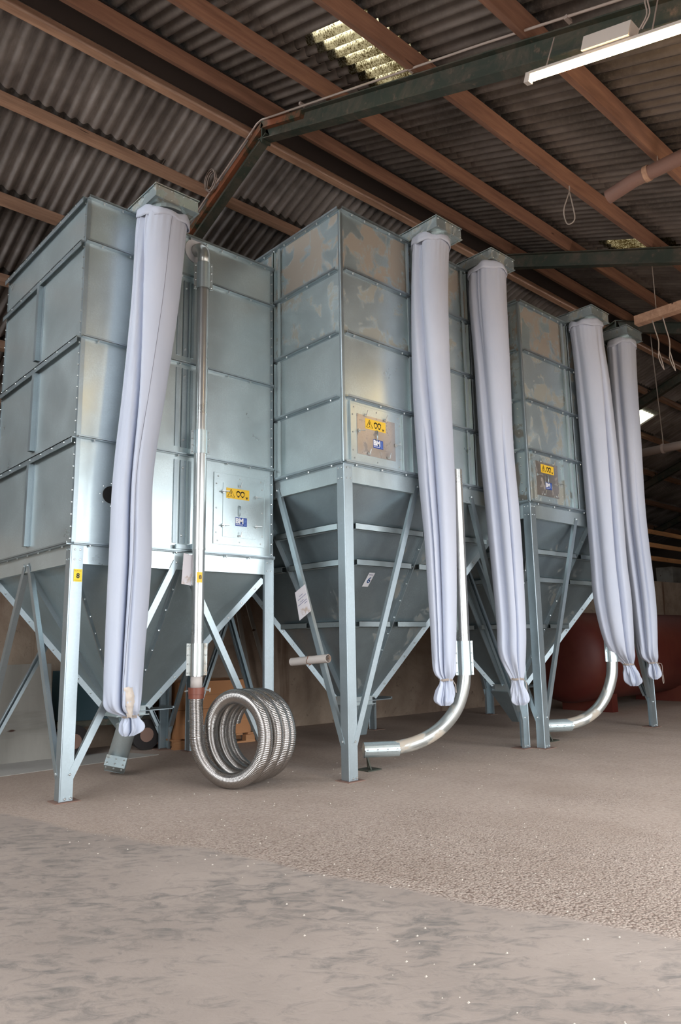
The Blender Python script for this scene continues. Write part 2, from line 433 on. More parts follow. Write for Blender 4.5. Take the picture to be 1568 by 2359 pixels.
# far end of the roof, too distant to count the sheets
x0 = cols[-1]+SW
for side in (1, -1):
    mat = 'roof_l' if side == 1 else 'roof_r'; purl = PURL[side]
    m = MB()
    for r_ in range(7):
        d0 = max(purl[r_]-.06, .02); d1 = purl[r_+1]+.12
        sh = sheet(10.2, (d1-d0)/math.cos(PITCH), seg=6)
        y, z = roof_pt(side, d0, SOFF+.012*(6-r_)/6)
        R = Matrix.Translation((x0 if side == 1 else x0+10.2, y-YR, z)) @ Matrix.Rotation(0 if side == 1 else PI, 4, 'Z') @ Matrix.Rotation(-PITCH, 4, 'X')
        m.add([R @ Vector(p) for p in sh.v], sh.f)
    m.make('far_roof_sheets', mat, ceil, smooth=True, stuff=True)
# ridge flashing, plus an added inner strip that stops sky leaks
m = MB()
for side in (1, -1):
    y0, z0 = roof_pt(side, -.02, SOFF+.05); y1, z1 = roof_pt(side, .4, SOFF+.055)
    m.hexa([(XA, y0-YR, z0), (XB, y0-YR, z0), (XB, y1-YR, z1), (XA, y1-YR, z1), (XA, y0-YR, z0+.01), (XB, y0-YR, z0+.01), (XB, y1-YR, z1+.01), (XA, y1-YR, z1+.01)])
m.make('ridge_flashing', 'roof_l', ceil)
m = MB()
for side in (1, -1):
    y0, z0 = roof_pt(side, -.015, SOFF-.05); y1, z1 = roof_pt(side, .2, SOFF-.04)
    m.hexa([(XA, y0-YR, z0), (XB, y0-YR, z0), (XB, y1-YR, z1), (XA, y1-YR, z1), (XA, y0-YR, z0+.01), (XB, y0-YR, z0+.01), (XB, y1-YR, z1+.01), (XA, y1-YR, z1+.01)])
m.make('ridge_gap_strip', 'gap_shade', ceil)

FR = [0.0, 4.7, 9.45, 13.3, 16.9, 22.1, 27.0]           # steel frames along the barn
bays = [XA]+FR+[XB]
for side in (1, -1):
    for d in PURL[side]:
        for a, b in zip(bays[:-1], bays[1:]):
            m = MB(); w = .075; h = .17
            dz = [rng.uniform(-.004, .012) for _ in range(3)]
            c_, s_ = math.cos(PITCH), math.sin(PITCH)
            up = Vector((0, side*s_, c_)); sd = Vector((0, side*c_, -s_))
            n = 6; vs = []
            for i in range(n+1):
                x = a+(b-a)*i/n+(.04 if i == n else 0)-(.04 if i == 0 else 0)
                base = Vector((x, side*d, ZR-TS*d))+up*(dz[1]*math.sin(PI*i/n)*-1)+sd*rng.uniform(-.003, .003)
                for ww, hh in ((-w/2, .012), (w/2, .012), (w/2, h), (-w/2, h)): vs.append(base+sd*ww+up*hh)
            fs = [(0, 1, 2, 3), tuple(n*4+k for k in (3, 2, 1, 0))]
            for i in range(n):
                for k in range(4): fs.append((i*4+k, i*4+4+k, i*4+4+(k+1) % 4, i*4+(k+1) % 4))
            m.add(vs, fs); m.make('purlin', 'purlin' if side == 1 else 'purlin_shaded', ceil)

# ---- steel portal frames
def frame(x, label):
    root = empty('steel_frame', (x, YR, 0), label, 'roof frame', 'steel frames carrying the roof')
    for side in (1, -1):
        c_, s_ = math.cos(PITCH), math.sin(PITCH); up = Vector((0, side*s_, c_)); ln = Vector((0, side*c_, -s_))
        p = Vector((0, 0, ZR)); q = p+ln*(7.72/c_); X = (1, 0, 0)
        m = MB(); h = .215; w = .062
        m.bar(p, q, X, up, -w, w, -.012, 0); m.bar(p, q, X, up, -w, w, -h, -h+.012)
        m.bar(p, q, X, up, -.005, .005, -h+.012, -.012)
        m.make('rafter', 'steel', root)
        m = MB()
        yy = side*7.72; zt = ZR-TS*7.72-.1
        m.box((-w, yy-.1*side, 0), (w, yy-.088*side, zt)); m.box((-w, yy+.1*side, 0), (w, yy+.088*side, zt)); m.box((-.005, yy-.09, 0), (.005, yy+.09, zt))
        m.make('column', 'steel', root)
        for d in PURL[side][1:]:
            m = MB(); b = Vector((0, side*d, ZR-TS*d)); n_ = ln
            m.bar(b-n_*.046, b-n_*.040, X, up, .055, .115, 0, .13); m.bar(b-n_*.046, b+n_*.03, X, up, .055, .115, 0, .006)
            m.make('cleat', 'steel', root)
        if abs(x-4.7) > .1: continue
        m = MB(); m.bar(p, p+ln*(7.6 if side == 1 else .8), X, up, -w-.001, w+.001, -.08, .002); m.make('top_flange_strip', 'steel_rust', root)
    m = MB(); m.box((-.063, -.01, ZR-.27), (.063, .01, ZR-.02)); m.make('ridge_joint', 'steel', root)
    return root
ordn = ['', 'green and rust-red steel roof frame nearest the camera, carrying the lamp', 'green steel roof frame above the middle silo, second from the camera',
        'dark green steel roof frame third from the camera, behind the hanging timber', 'dark green steel frame fourth from the camera beside the far skylight',
        'dark green steel frame fifth from the camera, low at the right edge', 'dark green steel frame at the far end above the timber rails']
for x, lb in zip(FR, ordn):
    frame(x, lb or 'green steel roof frame overhead behind the camera')

# ================================================================ SILOS
def silo(name, x0, y0, Wd, Dp, rings, thirds, beam_h, zb, label, mats, legw=.12, rings_mid=None):
    zt = rings[-1]; zf = rings[0]
    root = empty(name, (x0, y0, 0), label, 'silo', 'square galvanised grain silos')
    FACES = {'front': ((0, 0), (1, 0), (0, -1), Wd), 'left': ((0, 0), (0, 1), (-1, 0), Dp), 'right': ((Wd, 0), (0, 1), (1, 0), Dp), 'back': ((0, Dp), (1, 0), (0, 1), Wd)}
    def P(f, u, z, o=0.0):
        og, ud, nd, _ = FACES[f]; return Vector((og[0]+ud[0]*u+nd[0]*o, og[1]+ud[1]*u+nd[1]*o, z))
    def fb(m, f, u0, u1, z0, z1, o0, o1): m.box(P(f, u0, z0, o0), P(f, u1, z1, o1))
    bolts = MB()
    for f in FACES:
        L = FACES[f][3]; N = Vector((*FACES[f][2], 0)); vis = f in ('front', 'left')
        cuts = [0]+(thirds(L) if vis and thirds else [])+[L]
        for i in range(len(rings)-1):
            z0, z1 = rings[i], rings[i+1]
            for a, b in zip(cuts[:-1], cuts[1:]):
                m = MB(); fb(m, f, a+.002, b-.002, z0+.003, z1-.003, -.006, 0)
                m.make('wall_panel', mats[i] if vis else mats[0], root)
            if vis:
                # vertical stiffeners
                if thirds:
                    for c in thirds(L):
                        m = MB(); g = .045
                        for sg in (-1, 1):
                            fb(m, f, c+sg*g-.004, c+sg*g+.004, z0+.03, z1-.03, 0, .045); fb(m, f, c+sg*g-.004, c+sg*(g+.035)+.004*0, z0+.03, z1-.03, .039, .045)
                        m.make('stiffener', 'galv', root)
                        for zz in (z0+.12, (z0+z1)/2, z1-.12): bolts.bolt(P(f, c, zz, 0), N, .009)
                elif i < len(rings)-2:
                    c = L/2-.02; m = MB(); a, b = z0+.09, z1-.05
                    if f == 'left':
                        fb(m, f, c-.03, c+.035, a, b, .045, .051); fb(m, f, c-.03, c-.024, a, b, 0, .045); fb(m, f, c+.029, c+.035, a, b, 0, .045); fb(m, f, c-.075, c-.03, a, b, 0, .004)
                    else:
                        fb(m, f, c-.1, c-.06, a, b, 0, .012); fb(m, f, c-.03, c-.024, a, b, 0, .022); fb(m, f, c+.03, c+.036, a, b, 0, .022)
                        fb(m, f, c-.03, c+.036, a, b, .0, .005); fb(m, f, c+.07, c+.1, a, b, 0, .012)
                        bolts.bolt(P(f, c, a+.08, .005), N); bolts.bolt(P(f, c, b-.08, .005), N)
                    m.make('stiffener', 'galv_leg', root)
                # corner edge bolts
                nb = int((z1-z0)/(.12 if not thirds else .17))
                for k in range(nb+1):
                    zz = z0+.05+(z1-z0-.1)*k/max(nb, 1)
                    if f == 'left' or not thirds or 1:
                        if f == 'left' and not thirds: bolts.bolt(P('left', .018, zz, .006), (-1, 0, 0), .009); bolts.bolt(P('left', L-.02, zz, .006), (-1, 0, 0), .009)
                        if f == 'front' and not thirds: bolts.bolt(P('front', L-.02, zz, .006), N, .009)
                        if f == 'front' and thirds: bolts.bolt(P('front', L-.03, zz, .012), N, .009)
        # ring flanges
        for i, z in enumerate(rings):
            m = MB(); e = .05 if not thirds else .042
            if not vis: e = .03
            a, b = (0, L) if not vis or (not thirds) or i in (0, len(rings)-1) else (.05, L-.01)
            fb(m, f, a-(.0 if thirds else .0), b, z-.005, z+.005, -.004, e)
            lip = (not thirds and f == 'left' and i > 0)
            fb(m, f, a, b, z-(.055 if lip else 0), z+(.006 if lip else .022 if not thirds else .03), e-.005, e)
            if thirds: fb(m, f, a, b, z-.022, z-.005, .0, .006)
            m.make('ring_flange', 'galv_leg', root)
            if vis:
                st = .38 if thirds else .3
                if i == len(rings)-1: st = .2
                k = .16
                while k < L-.05:
                    bolts.bolt(*((P(f, k, z-.025, e), N, .010, .014) if lip else (P(f, k, z-.005, .027), (0, 0, -1), .010, .018))); k += st
        # frame beam
        m = MB(); fb(m, f, .0, L, zf-beam_h, zf-.006, -.05, -.001); fb(m, f, .0, L, zf-beam_h, zf-beam_h+.01, -.001, .006); m.make('frame_beam', 'galv', root)
    # corner trims
    for (cx, cy, sx, sy) in ((0, 0, 1, 1), (Wd, 0, -1, 1), (0, Dp, 1, -1)):
        m = MB(); t = .010 if thirds else .006; ww = .026 if thirds else .035
        m.box((cx-sx*t, cy-sy*t, zf+.01), (cx+sx*ww, cy-sy*.001, zt-.01)); m.box((cx-sx*t, cy-sy*.0005, zf+.01), (cx-sx*.001, cy+sy*ww, zt-.01))
        if thirds: m.tube([(cx-sx*t*.7, cy-sy*t*.7, zf+.01), (cx-sx*t*.7, cy-sy*t*.7, zt-.01)], .011, 10)
        m.make('corner_trim', 'galv_leg', root)
    # roof
    m = MB(); m.hexa([(0, 0, zt), (Wd, 0, zt), (Wd, Dp, zt), (0, Dp, zt), (0, 0, zt+.012), (Wd, 0, zt+.012), (Wd, Dp, zt+.012), (0, Dp, zt+.012)]); m.make('lid', mats[0], root)
    # legs and base plates
    for (cx, cy, sx, sy) in ((0, 0, 1, 1), (Wd, 0, -1, 1), (0, Dp, 1, -1), (Wd, Dp, -1, -1)):
        m = MB(); g = .007
        m.box((cx-sx*g, cy-sy*g, .008), (cx+sx*legw, cy-sy*.0005, zf-.012)); m.box((cx-sx*g, cy, .008), (cx-sx*.0005, cy+sy*legw*.95, zf-.012))
        m.tube([(cx-sx*g*.8, cy-sy*g*.8, .008), (cx-sx*g*.8, cy-sy*g*.8, zf-.012)], .0075, 10)
        m.box((cx+sx*legw-sx*.006, cy, .008), (cx+sx*legw, cy+sy*.03, zf-beam_h)); m.box((cx, cy+sy*legw*.95-sy*.006, .008), (cx+sx*.03, cy+sy*legw*.95, zf-beam_h))
        m.make('leg', 'galv_leg', root)
        m = MB(); m.box((cx-sx*.05, cy-sy*.05, 0), (cx+sx*.17, cy+sy*.15, .006)); m.make('base_plate', 'rust', root)
        for k in range(2):
            for zz in (zf-beam_h+.04, zf-.05):
                bolts.bolt((cx+sx*(.03+.05*k), cy-sy*g, zz), (0, -sy, 0), .009, .01); bolts.bolt((cx-sx*g, cy+sy*(.03+.05*k), zz), (-sx, 0, 0), .009, .01)
        for k in range(2): bolts.bolt((cx+sx*(.04+.05*k), cy-sy*g, .03), (0, -sy, 0), .012, .012)
    # braces
    zt_b = zf-beam_h*.55; zfo = .34 if thirds else .2
    for f in FACES:
        L = FACES[f][3]; N = Vector((*FACES[f][2], 0))
        for sg in (0, 1):
            if thirds: ut = thirds(L)[sg]+(.02 if sg == 0 else -.02)
            else: ut = L/2-.05+.1*sg-.02
            ub = .075 if sg == 0 else L-.075
            p = P(f, ut, zt_b, 0); q = P(f, ub, zfo, 0); d = (q-p).normalized(); sd = d.cross(N).normalized()
            if sd.dot(P(f, 1, 0)-P(f, 0, 0)) < 0: sd = -sd
            if sg == 1: sd = -sd
            m = MB(); m.bar(p, q, sd, N, -.03, .036, .004, .009)
            m.bar(p+d*.09, q-d*.12, sd, N, .030, .036, -.04, .004); m.bar(p+d*.09, q-d*.12, sd, N, .0, .036, -.046, -.04); m.bar(p+d*.09, q-d*.12, sd, N, -.03, -.024, -.03, .004)
            m.make('brace', 'galv_leg', root)
            bolts.bolt(P(f, ut, zt_b-.01, .009), N, .012); bolts.bolt(P(f, ub, zfo+.03, .009), N, .012)
    # hopper
    cx, cy = Wd/2, Dp/2; b = .16; i_ = .05; ztop = zf-beam_h+.03
    T = [(i_, i_), (Wd-i_, i_), (Wd-i_, Dp-i_), (i_, Dp-i_)]; B = [(cx-b, cy-b), (cx+b, cy-b), (cx+b, cy+b), (cx-b, cy+b)]
    for k in range(4):
        t0, t1 = Vector((*T[k], ztop)), Vector((*T[(k+1) % 4], ztop)); b0, b1 = Vector((*B[k], zb)), Vector((*B[(k+1) % 4], zb))
        tm, bm = (t0+t1)/2, (b0+b1)/2
        nrm = (t1-t0).cross(b0-t0).normalized()
        if nrm.z > 0: nrm = -nrm
        for (qa, qb, qc, qd) in ((t0, tm, bm, b0), (tm, t1, b1, bm)):
            m = MB()
            # shallow pressed crease along the diagonal
            cen = (qa+qb+qc+qd)/4+nrm*.012
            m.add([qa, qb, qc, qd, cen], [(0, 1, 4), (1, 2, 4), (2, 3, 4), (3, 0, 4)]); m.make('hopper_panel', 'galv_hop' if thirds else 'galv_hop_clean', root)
        # centre seam
        d = (bm-tm).normalized(); sd = (t1-t0).normalized()
        m = MB(); m.bar(tm, bm, sd, nrm, -.005, .005, -.002, .05); m.bar(tm, bm, sd, nrm, -.03, .03, -.002, .004); m.make('hopper_seam', 'galv_leg', root)
        Ls = (bm-tm).length; n_ = int(Ls/.22)
        for j in range(1, n_): bolts.bolt(tm+d*(j*Ls/n_)+nrm*.03-sd*.005, -sd, .011, .014)
        # corner seam
        out = Vector((T[k][0]-cx, T[k][1]-cy, 0)).normalized(); d = (b0-t0).normalized(); sd = d.cross(out).normalized(); o2 = sd.cross(d).normalized()
        if o2.dot(out) < 0: o2 = -o2
        m = MB(); m.bar(t0+d*.08, b0, o2, sd, -.005, .058, -.005, .005); m.make('hopper_seam', 'galv_leg', root)
        Ls = (b0-t0).length; n_ = int(Ls/.2)
        for j in range(1, n_):
            bolts.bolt(t0+d*(j*Ls/n_)+o2*.03+sd*.005, sd, .011, .012); bolts.bolt(t0+d*(j*Ls/n_)+o2*.03-sd*.005, -sd, .011, .012)
        # box stiffeners across the hopper faces
        for zr in (rings_mid or []):
            fr = (ztop-zr)/(ztop-zb); a0 = t0.lerp(b0, fr); a1 = t1.lerp(b1, fr); am = (a0+a1)/2; e = (a1-a0).normalized()
            upv = Vector((0, 0, 1)); outv = Vector((nrm.x, nrm.y, 0)).normalized()
            for pa, pb, ea, eb in ((a0, am, .07, .07), (am, a1, .07, .07)):
                p = pa+e*ea; q = pb-e*eb
                if (q-p).length < .15 or (q-p).dot(e) < 0: continue
                m = MB()
                m.bar(p, q, outv, upv, -.03, .075, .030, .035); m.bar(p, q, outv, upv, .070, .075, -.035, .035); m.bar(p, q, outv, upv, .0, .075, -.035, -.030)
                m.bar(p, q, outv, upv, -.05, -.0, .0, .055)
                m.make('hopper_stiffener', 'galv', root)
    m = MB()
    m.hexa([(cx-b, cy-b, zb-.1), (cx+b, cy-b, zb-.1), (cx+b, cy+b, zb-.1), (cx-b, cy+b, zb-.1), (cx-b, cy-b, zb+.01), (cx+b, cy-b, zb+.01), (cx+b, cy+b, zb+.01), (cx-b, cy+b, zb+.01)])
    m.box((cx-b-.03, cy-b-.03, zb-.012), (cx+b+.03, cy+b+.03, zb+.002)); m.box((cx-b-.03, cy-b-.03, zb-.1), (cx+b+.03, cy+b+.03, zb-.088))
    m.make('outlet', 'galv', root)
    m = MB(); m.box((cx-b+.03, cy-b-.02, zb-.06), (cx+b+.34, cy+b-.06, zb-.05)); m.box((cx+b+.32, cy-b-.02, zb-.06), (cx+b+.34, cy+b-.06, zb-.03)); m.make('slide_gate', 'galv_leg', root)
    bolts.make('bolts', 'bolt', root, stuff=True)
    return root, P

def header(root, P, x0, y0, zbm, u0, u1, out, h, deep=.5):
    """filling head on the roof edge, overhanging the front"""
    m = MB(); a = (u0, -out, zbm); b = (u1, deep, zbm+h); t = .006
    m.box((u0, -out, zbm), (u1, -out+t, zbm+h)); m.box((u0, -out+t, zbm), (u0+t, deep, zbm+h)); m.box((u1-t, -out+t, zbm), (u1, deep, zbm+h))
    m.box((u0, -out, zbm+h-t), (u1, deep, zbm+h)); m.box((u0, deep-t, zbm+.02), (u1, deep, zbm+h))
    m.box((u0-.012, -out-.012, zbm+h), (u1+.012, deep, zbm+h+.008)); m.box((u0-.012, -out-.012, zbm), (u1+.012, -out+.0, zbm+.008)); m.box((u0-.012, -out, zbm), (u0, -.0, zbm+.008)); m.box((u1, -out, zbm), (u1+.012, 0, zbm+.008))
    c = ((u0+u1)/2, -out*.52); r = min(u1-u0, out)*.44
    # underside plate
    m.box((u0+t, -out+t, zbm+.012), (u1-t, -.0, zbm+.018))
    o = m.make('filling_head', 'galv_mid', root)
    bm_ = MB()
    for k in range(4):
        u = u0+.03+(u1-u0-.06)*k/3
        bm_.bolt((u, -out, zbm+h-.02), (0, -1, 0), .009, .012); bm_.bolt((u, -out, zbm+.02), (0, -1, 0), .009, .012)
        bm_.bolt((u0, -out+.03+out*.8*k/3, zbm+h-.02), (-1, 0, 0), .009, .012)
    b_ = bm_.make('bolts', 'bolt', o, stuff=True)
    m = MB(); ring = [(c[0]+r*math.cos(a_), c[1]+r*math.sin(a_), 0) for a_ in [2*PI*k/24 for k in range(24)]]
    m.tube([(c[0], c[1], zbm-.035), (c[0], c[1], zbm+.012)], r, 24); m.make('spout', 'galv', o, smooth=False)
    return o

def hatch(root, P, u0, u1, z0, z1, du, dz, kind):
    """inspection hatch: framed plate with inner door, clamps, grip and stickers"""
    f = 'front'; mat = 'galv' if kind != 7 else 'galv_mid'
    m = MB(); m.box(P(f, u0, z0, .001), P(f, u1, z1, .007))
    if kind != 8: m.box(P(f, u0-.02, z0-.02, .001), P(f, u0-.012+.006, z1+.02, .03)); m.box(P(f, u1+.006, z0-.02, .001), P(f, u1+.014, z1+.02, .03))
    m.box(P(f, u0-.004, z0-.004, .001), P(f, u0, z1+.004, .011)); m.box(P(f, u1, z0-.004, .001), P(f, u1+.004, z1+.004, .011))
    m.box(P(f, u0, z1, .001), P(f, u1, z1+.004, .011)); m.box(P(f, u0, z0-.004, .001), P(f, u1, z0, .011))
    bx = MB(); N = (0, -1, 0)
    for k in range(3):
        for z in (z0+.035, z1-.035): bx.bolt(P(f, u0+.05+(u1-u0-.1)*k/2, z, .007), N, .009, .01)
        for u in (u0+.03, u1-.03): bx.bolt(P(f, u, z0+.12+(z1-z0-.24)*k/2, .007), N, .009, .01)
    fr = m.make('hatch_frame', mat, root)
    a0, a1, b0, b1 = du[0], du[1], dz[0], dz[1]
    m = MB(); m.box(P(f, a0, b0, .007), P(f, a1, b1, .013))
    d = m.make('hatch_door', 'galv_hatch' if kind != 8 else 'galv', root)
    if kind == 8: cl = [(a0, b0+.12), (a0, b1-.1), (a1, b0+.14), (a1, b1-.12), ((a0+a1)/2, b0+.02), ((a0+a1)/2, b1-.02)]
    else: cl = [(a0+.02, b1-.19), (a0+.12, b1-.0), (a0+.42, b1-.0), (a1, b1-.26), (a0+.16, b0+.02), (a0+.46, b0+.02)]
    for (u, z) in cl:
        m = MB(); v_ = abs(z-b0) < .03 or abs(z-b1) < .03
        m.tube([P(f, u, z, .01), P(f, u, z, .045)], .009, 8)
        if v_: m.box(P(f, u-.02, z-.012, .02), P(f, u+.02, z+.012, .028)); m.tube([P(f, u, z, .04), P(f, u+.006, z+.03, .045), P(f, u+.012, z+.05, .048)], .005, 6)
        else: m.box(P(f, u-.012, z-.02, .02), P(f, u+.012, z+.02, .028)); m.tube([P(f, u-.03, z, .04), P(f, u+.06, z+.005, .05)], .006, 6)
        m.make('clamp', 'bolt', d)
    bx.make('bolts', 'bolt', fr, stuff=True)
    m = MB(); uc = (a0+a1)/2-.01; zc = (b0+b1)/2+.0
    if kind != 8: zc = b0+.24
    m.tube([P(f, uc, zc-.055, .012), P(f, uc, zc-.05, .035), P(f, uc, zc+.05, .035), P(f, uc, zc+.055, .012)], .007, 8)
    m.make('handle', 'galv_leg', d, smooth=True)
    # warning plate
    w0 = a0+(.04 if kind == 8 else .12); w1 = w0+(.30 if kind == 8 else .31); zt = b1-(.05 if kind == 8 else .03); zz = zt-.115
    m = MB(); m.box(P(f, w0, zz, .013), P(f, w1, zt, .015)); sgn = m.make('warning_sticker', 'yellow', d)
    tri = MB(); tc = w0+.06; zc_ = (zz+zt)/2
    pts = [P(f, tc-.045, zc_-.04, .017), P(f, tc+.045, zc_-.04, .017), P(f, tc, zc_+.043, .017)]
    tri.tube(pts, .0035, 5, closed=True); tri.box(P(f, tc-.004, zc_-.012, .015), P(f, tc+.004, zc_+.02, .018)); tri.box(P(f, tc-.005, zc_-.03, .015), P(f, tc+.005, zc_-.02, .018))
    for k, cxx in enumerate((w0+.155, w0+.21)):
        r = .023
        tri.tube([P(f, cxx+r*math.cos(a), zc_+.0+r*1.1*math.sin(a), .016) for a in [2*PI*j/14 for j in range(14)]], .0035, 4, closed=True)
        tri.tube([P(f, cxx+r*math.cos(a), zc_+.004+r*1.15*math.sin(a), .0165) for a in [.3+2.5*j/8 for j in range(9)]], .006, 4)
        tri.box(P(f, cxx-.01, zc_-.036, .015), P(f, cxx+.01, zc_-.027, .018))
    tri.box(P(f, w0+.25, zc_-.03, .015), P(f, w0+.285, zc_-.024, .017)); tri.box(P(f, w0+.26, zc_-.045, .015), P(f, w0+.275, zc_-.03, .017))
    tri.make('pictograms', 'black', sgn)
    # maker's plate, blue with white letters
    l0 = (a0+a1)/2-.055; l1 = l0+.15; lz = b0+(.13 if kind == 8 else .1); 
    m = MB(); m.box(P(f, l0, lz, .013), P(f, l1, lz+.095, .015)); pl = m.make('maker_sticker', 'blue', d)
    m2 = MB(); m2.box(P(f, l0+.006, lz+.012, .015), P(f, l0+.098, lz+.018, .0165)); m2.make('white_line', 'white', pl)
    m3 = MB()
    for k in range(5): m3.box(P(f, l0+.112, lz+.012+k*.015, .015), P(f, l0+.14, lz+.02+k*.015, .0165))
    m3.make('side_print', 'lblue', pl)
    text('BM', .078, 'white', pl, P(f, l0+.053, lz+.054, .0156), (1, 0, 0), (0, 0, 1), bold=.004)
M['galv_hatch'] = galv('worn_hatch_plate', (205, 198, 192), metal=.85, rough=.3, dust=.25, dustcol=(150, 142, 134), dsc=8, spangle=.08)

def thirds_f(L): return [L*.363, L*.70]
# ---------- silo A: the near one at the left
SA, PA = silo('grain_silo', 2.65, 6.59, 2.29, 2.30, [2.26, 3.27, 4.27, 5.27, 5.74], None, .18, .68,
              'large clean galvanised square silo at left, numbered 8, one cloth sleeve', ['galv', 'galv', 'galv', 'galv'], .11)
hatch(SA, PA, 1.51, 2.17, 2.38, 3.15, (1.62, 2.05), (2.46, 3.05), 8)
header(SA, PA, 2.65, 6.59, 5.75, .50, .98, .46, .14)
# ---------- silo B: the middle one
SB, PB = silo('grain_silo', 5.00, 5.44, 3.03, 3.05, [3.165, 3.88, 4.60, 5.33, 6.03], thirds_f, .20, .65,
              'tall dusty galvanised square silo in the middle, numbered 6, two cloth sleeves',
              ['galv', 'galv', 'galv_mid', 'galv_dusty'], .11, [2.56, 2.2, 1.53])
hatch(SB, PB, .10, .88, 3.20, 3.83, (.19, .77), (3.29, 3.73), 6)
header(SB, PB, 5.0, 5.44, 6.05, 1.10, 1.55, .46, .14)
header(SB, PB, 5.0, 5.44, 6.05, 2.18, 2.66, .44, .14)
# ---------- silo C: the far one
SC, PC = silo('grain_silo', 8.08, 5.25, 3.0, 3.05, [3.07, 3.77, 4.46, 5.15, 5.84], thirds_f, .20, .65,
              'farthest galvanised square silo at right, two cloth sleeves with knotted ends', ['galv_mid', 'galv_mid', 'galv_mid', 'galv_dusty'], .11, [2.48, 2.13, 1.5])
hatch(SC, PC, .10, .82, 3.11, 3.74, (.17, .70), (3.19, 3.65), 7)
header(SC, PC, 8.08, 5.25, 5.86, 1.18, 1.66, .44, .14)
header(SC, PC, 8.08, 5.25, 5.86, 2.22, 2.70, .44, .14)

# small stickers and extras on silo A
m = MB(); m.box((.028, -.0125, 1.915), (.106, -.0075, 2.03)); st = m.make('number_sticker', 'yellow_l', SA)
text('8', .062, 'black', st, (.067, -.013, 1.967), (1, 0, 0), (0, 0, 1), bold=.002)
text('RUM NR.', .017, 'ochre', st, (.067, -.013, 2.013), (1, 0, 0), (0, 0, 1))
m = MB(); m.box((.034, -.0135, 1.927), (.100, -.0125, 1.931)); m.make('printed_line', 'ochre', st)
m = MB(); m.box((1.04, -.06, 2.285), (1.25, -.03, 2.33)); m.box((1.20, -.1, 2.285), (1.25, -.03, 2.34)); m.make('pipe_bracket', 'galv_leg', SA)
m = MB(); c = Vector((.36, 0, 2.76))
m.tube([(c.x, -.001, c.z), (c.x, .02-.03, c.z)], .085, 24); m.make('port_hole', 'dark', SA)
m = MB()
for k in range(8):
    a = 2*PI*k/8; m.bolt((c.x+.11*math.cos(a), -.001, c.z+.11*math.sin(a)), (0, -1, 0), .007, .008)
m.make('port_bolts', 'bolt', SA, stuff=True)
# outlet chute of silo A
cx, cy = 2.29/2, 1.15
m = MB(); m.hexa([(cx-.10, cy-.12, .44), (cx+.02, cy-.12, .44), (cx+.02, cy+.0, .44), (cx-.10, cy+.0, .44), (cx-.15, cy-.15, .58), (cx+.15, cy-.15, .58), (cx+.15, cy+.15, .58), (cx-.15, cy+.15, .58)])
m.make('chute_cone', 'galv_hop', SA)
m = MB(); pa = Vector((3.76-2.65, 7.62-6.59, .47)); pb = Vector((3.61-2.65, 7.53-6.59, .13)); d = (pb-pa).normalized()
m.tube([pa, pa+d*.02, pa+d*.021, pb], [.118, .118, .105, .105], 24); m.make('chute_pipe', 'galv', SA, smooth=True); 
m = MB(); px_ = Vector((.9, -.44, 0)); px_ = (px_-d*px_.dot(d)).normalized(); py_ = px_.cross(d).normalized()
if py_.y < 0: py_ = -py_
pc = pb+d*.09
m.bar(pb-d*.03, pc-d*.01, px_, py_, -.105, .105, -.11, -.104); m.bar(pb-d*.03, pc-d*.01, px_, py_, -.105, .105, .10, .106); m.bar(pb-d*.03, pc-d*.01, px_, py_, -.105, -.099, -.105, .105); m.bar(pb-d*.03, pc-d*.01, px_, py_, .099, .105, -.105, .105); m.bar(pb+d*.02, pc-d*.012, px_, py_, -.099, .099, -.104, .1); m.make('chute_end', 'galv_mid', SA)
m = MB()
for k in range(9): m.bolt(pb+d*(.0+.05*(k//3))+px_*(-.08+.08*(k % 3))-py_*.11, -py_, .010, .012)
m.make('chute_bolts', 'bolt', SA, stuff=True)

m = MB()
for k in range(24): m.bolt((-.001, .10, 3.12+.112*k), (-1, 0, 0), .010, .010)
m.make('edge_bolts', 'bolt', SC, stuff=True)
# boot under silo C, short chute under silo B
m = MB(); cx, cy = 1.5, 1.525
m.hexa([(cx-.02, cy-.14, .10), (cx+.10, cy-.14, .10), (cx+.10, cy-.02, .10), (cx-.02, cy-.02, .10), (cx-.28, cy-.16, .55), (cx+.16, cy-.16, .55), (cx+.16, cy+.16, .55), (cx-.28, cy+.16, .55)])
bt = m.make('outlet_boot', 'galv_hop', SC)
m = MB(); m.box((cx+.0, cy-.172, .30), (cx+.07, cy-.158, .40)); 
bs = m.make('maker_sticker', 'blue', bt); text('BM', .045, 'white', bs, (cx+.035, cy-.173, .355), (1, 0, 0), (0, 0, 1), bold=.002)
m = MB(); cx, cy = 1.515, 1.525
m.hexa([(cx-.08, cy-.10, .18), (cx+.1, cy-.10, .18), (cx+.1, cy+.08, .18), (cx-.08, cy+.08, .18), (cx-.16, cy-.16, .55), (cx+.16, cy-.16, .55), (cx+.16, cy+.16, .55), (cx-.16, cy+.16, .55)])
m.make('outlet_boot', 'galv_hop', SB)

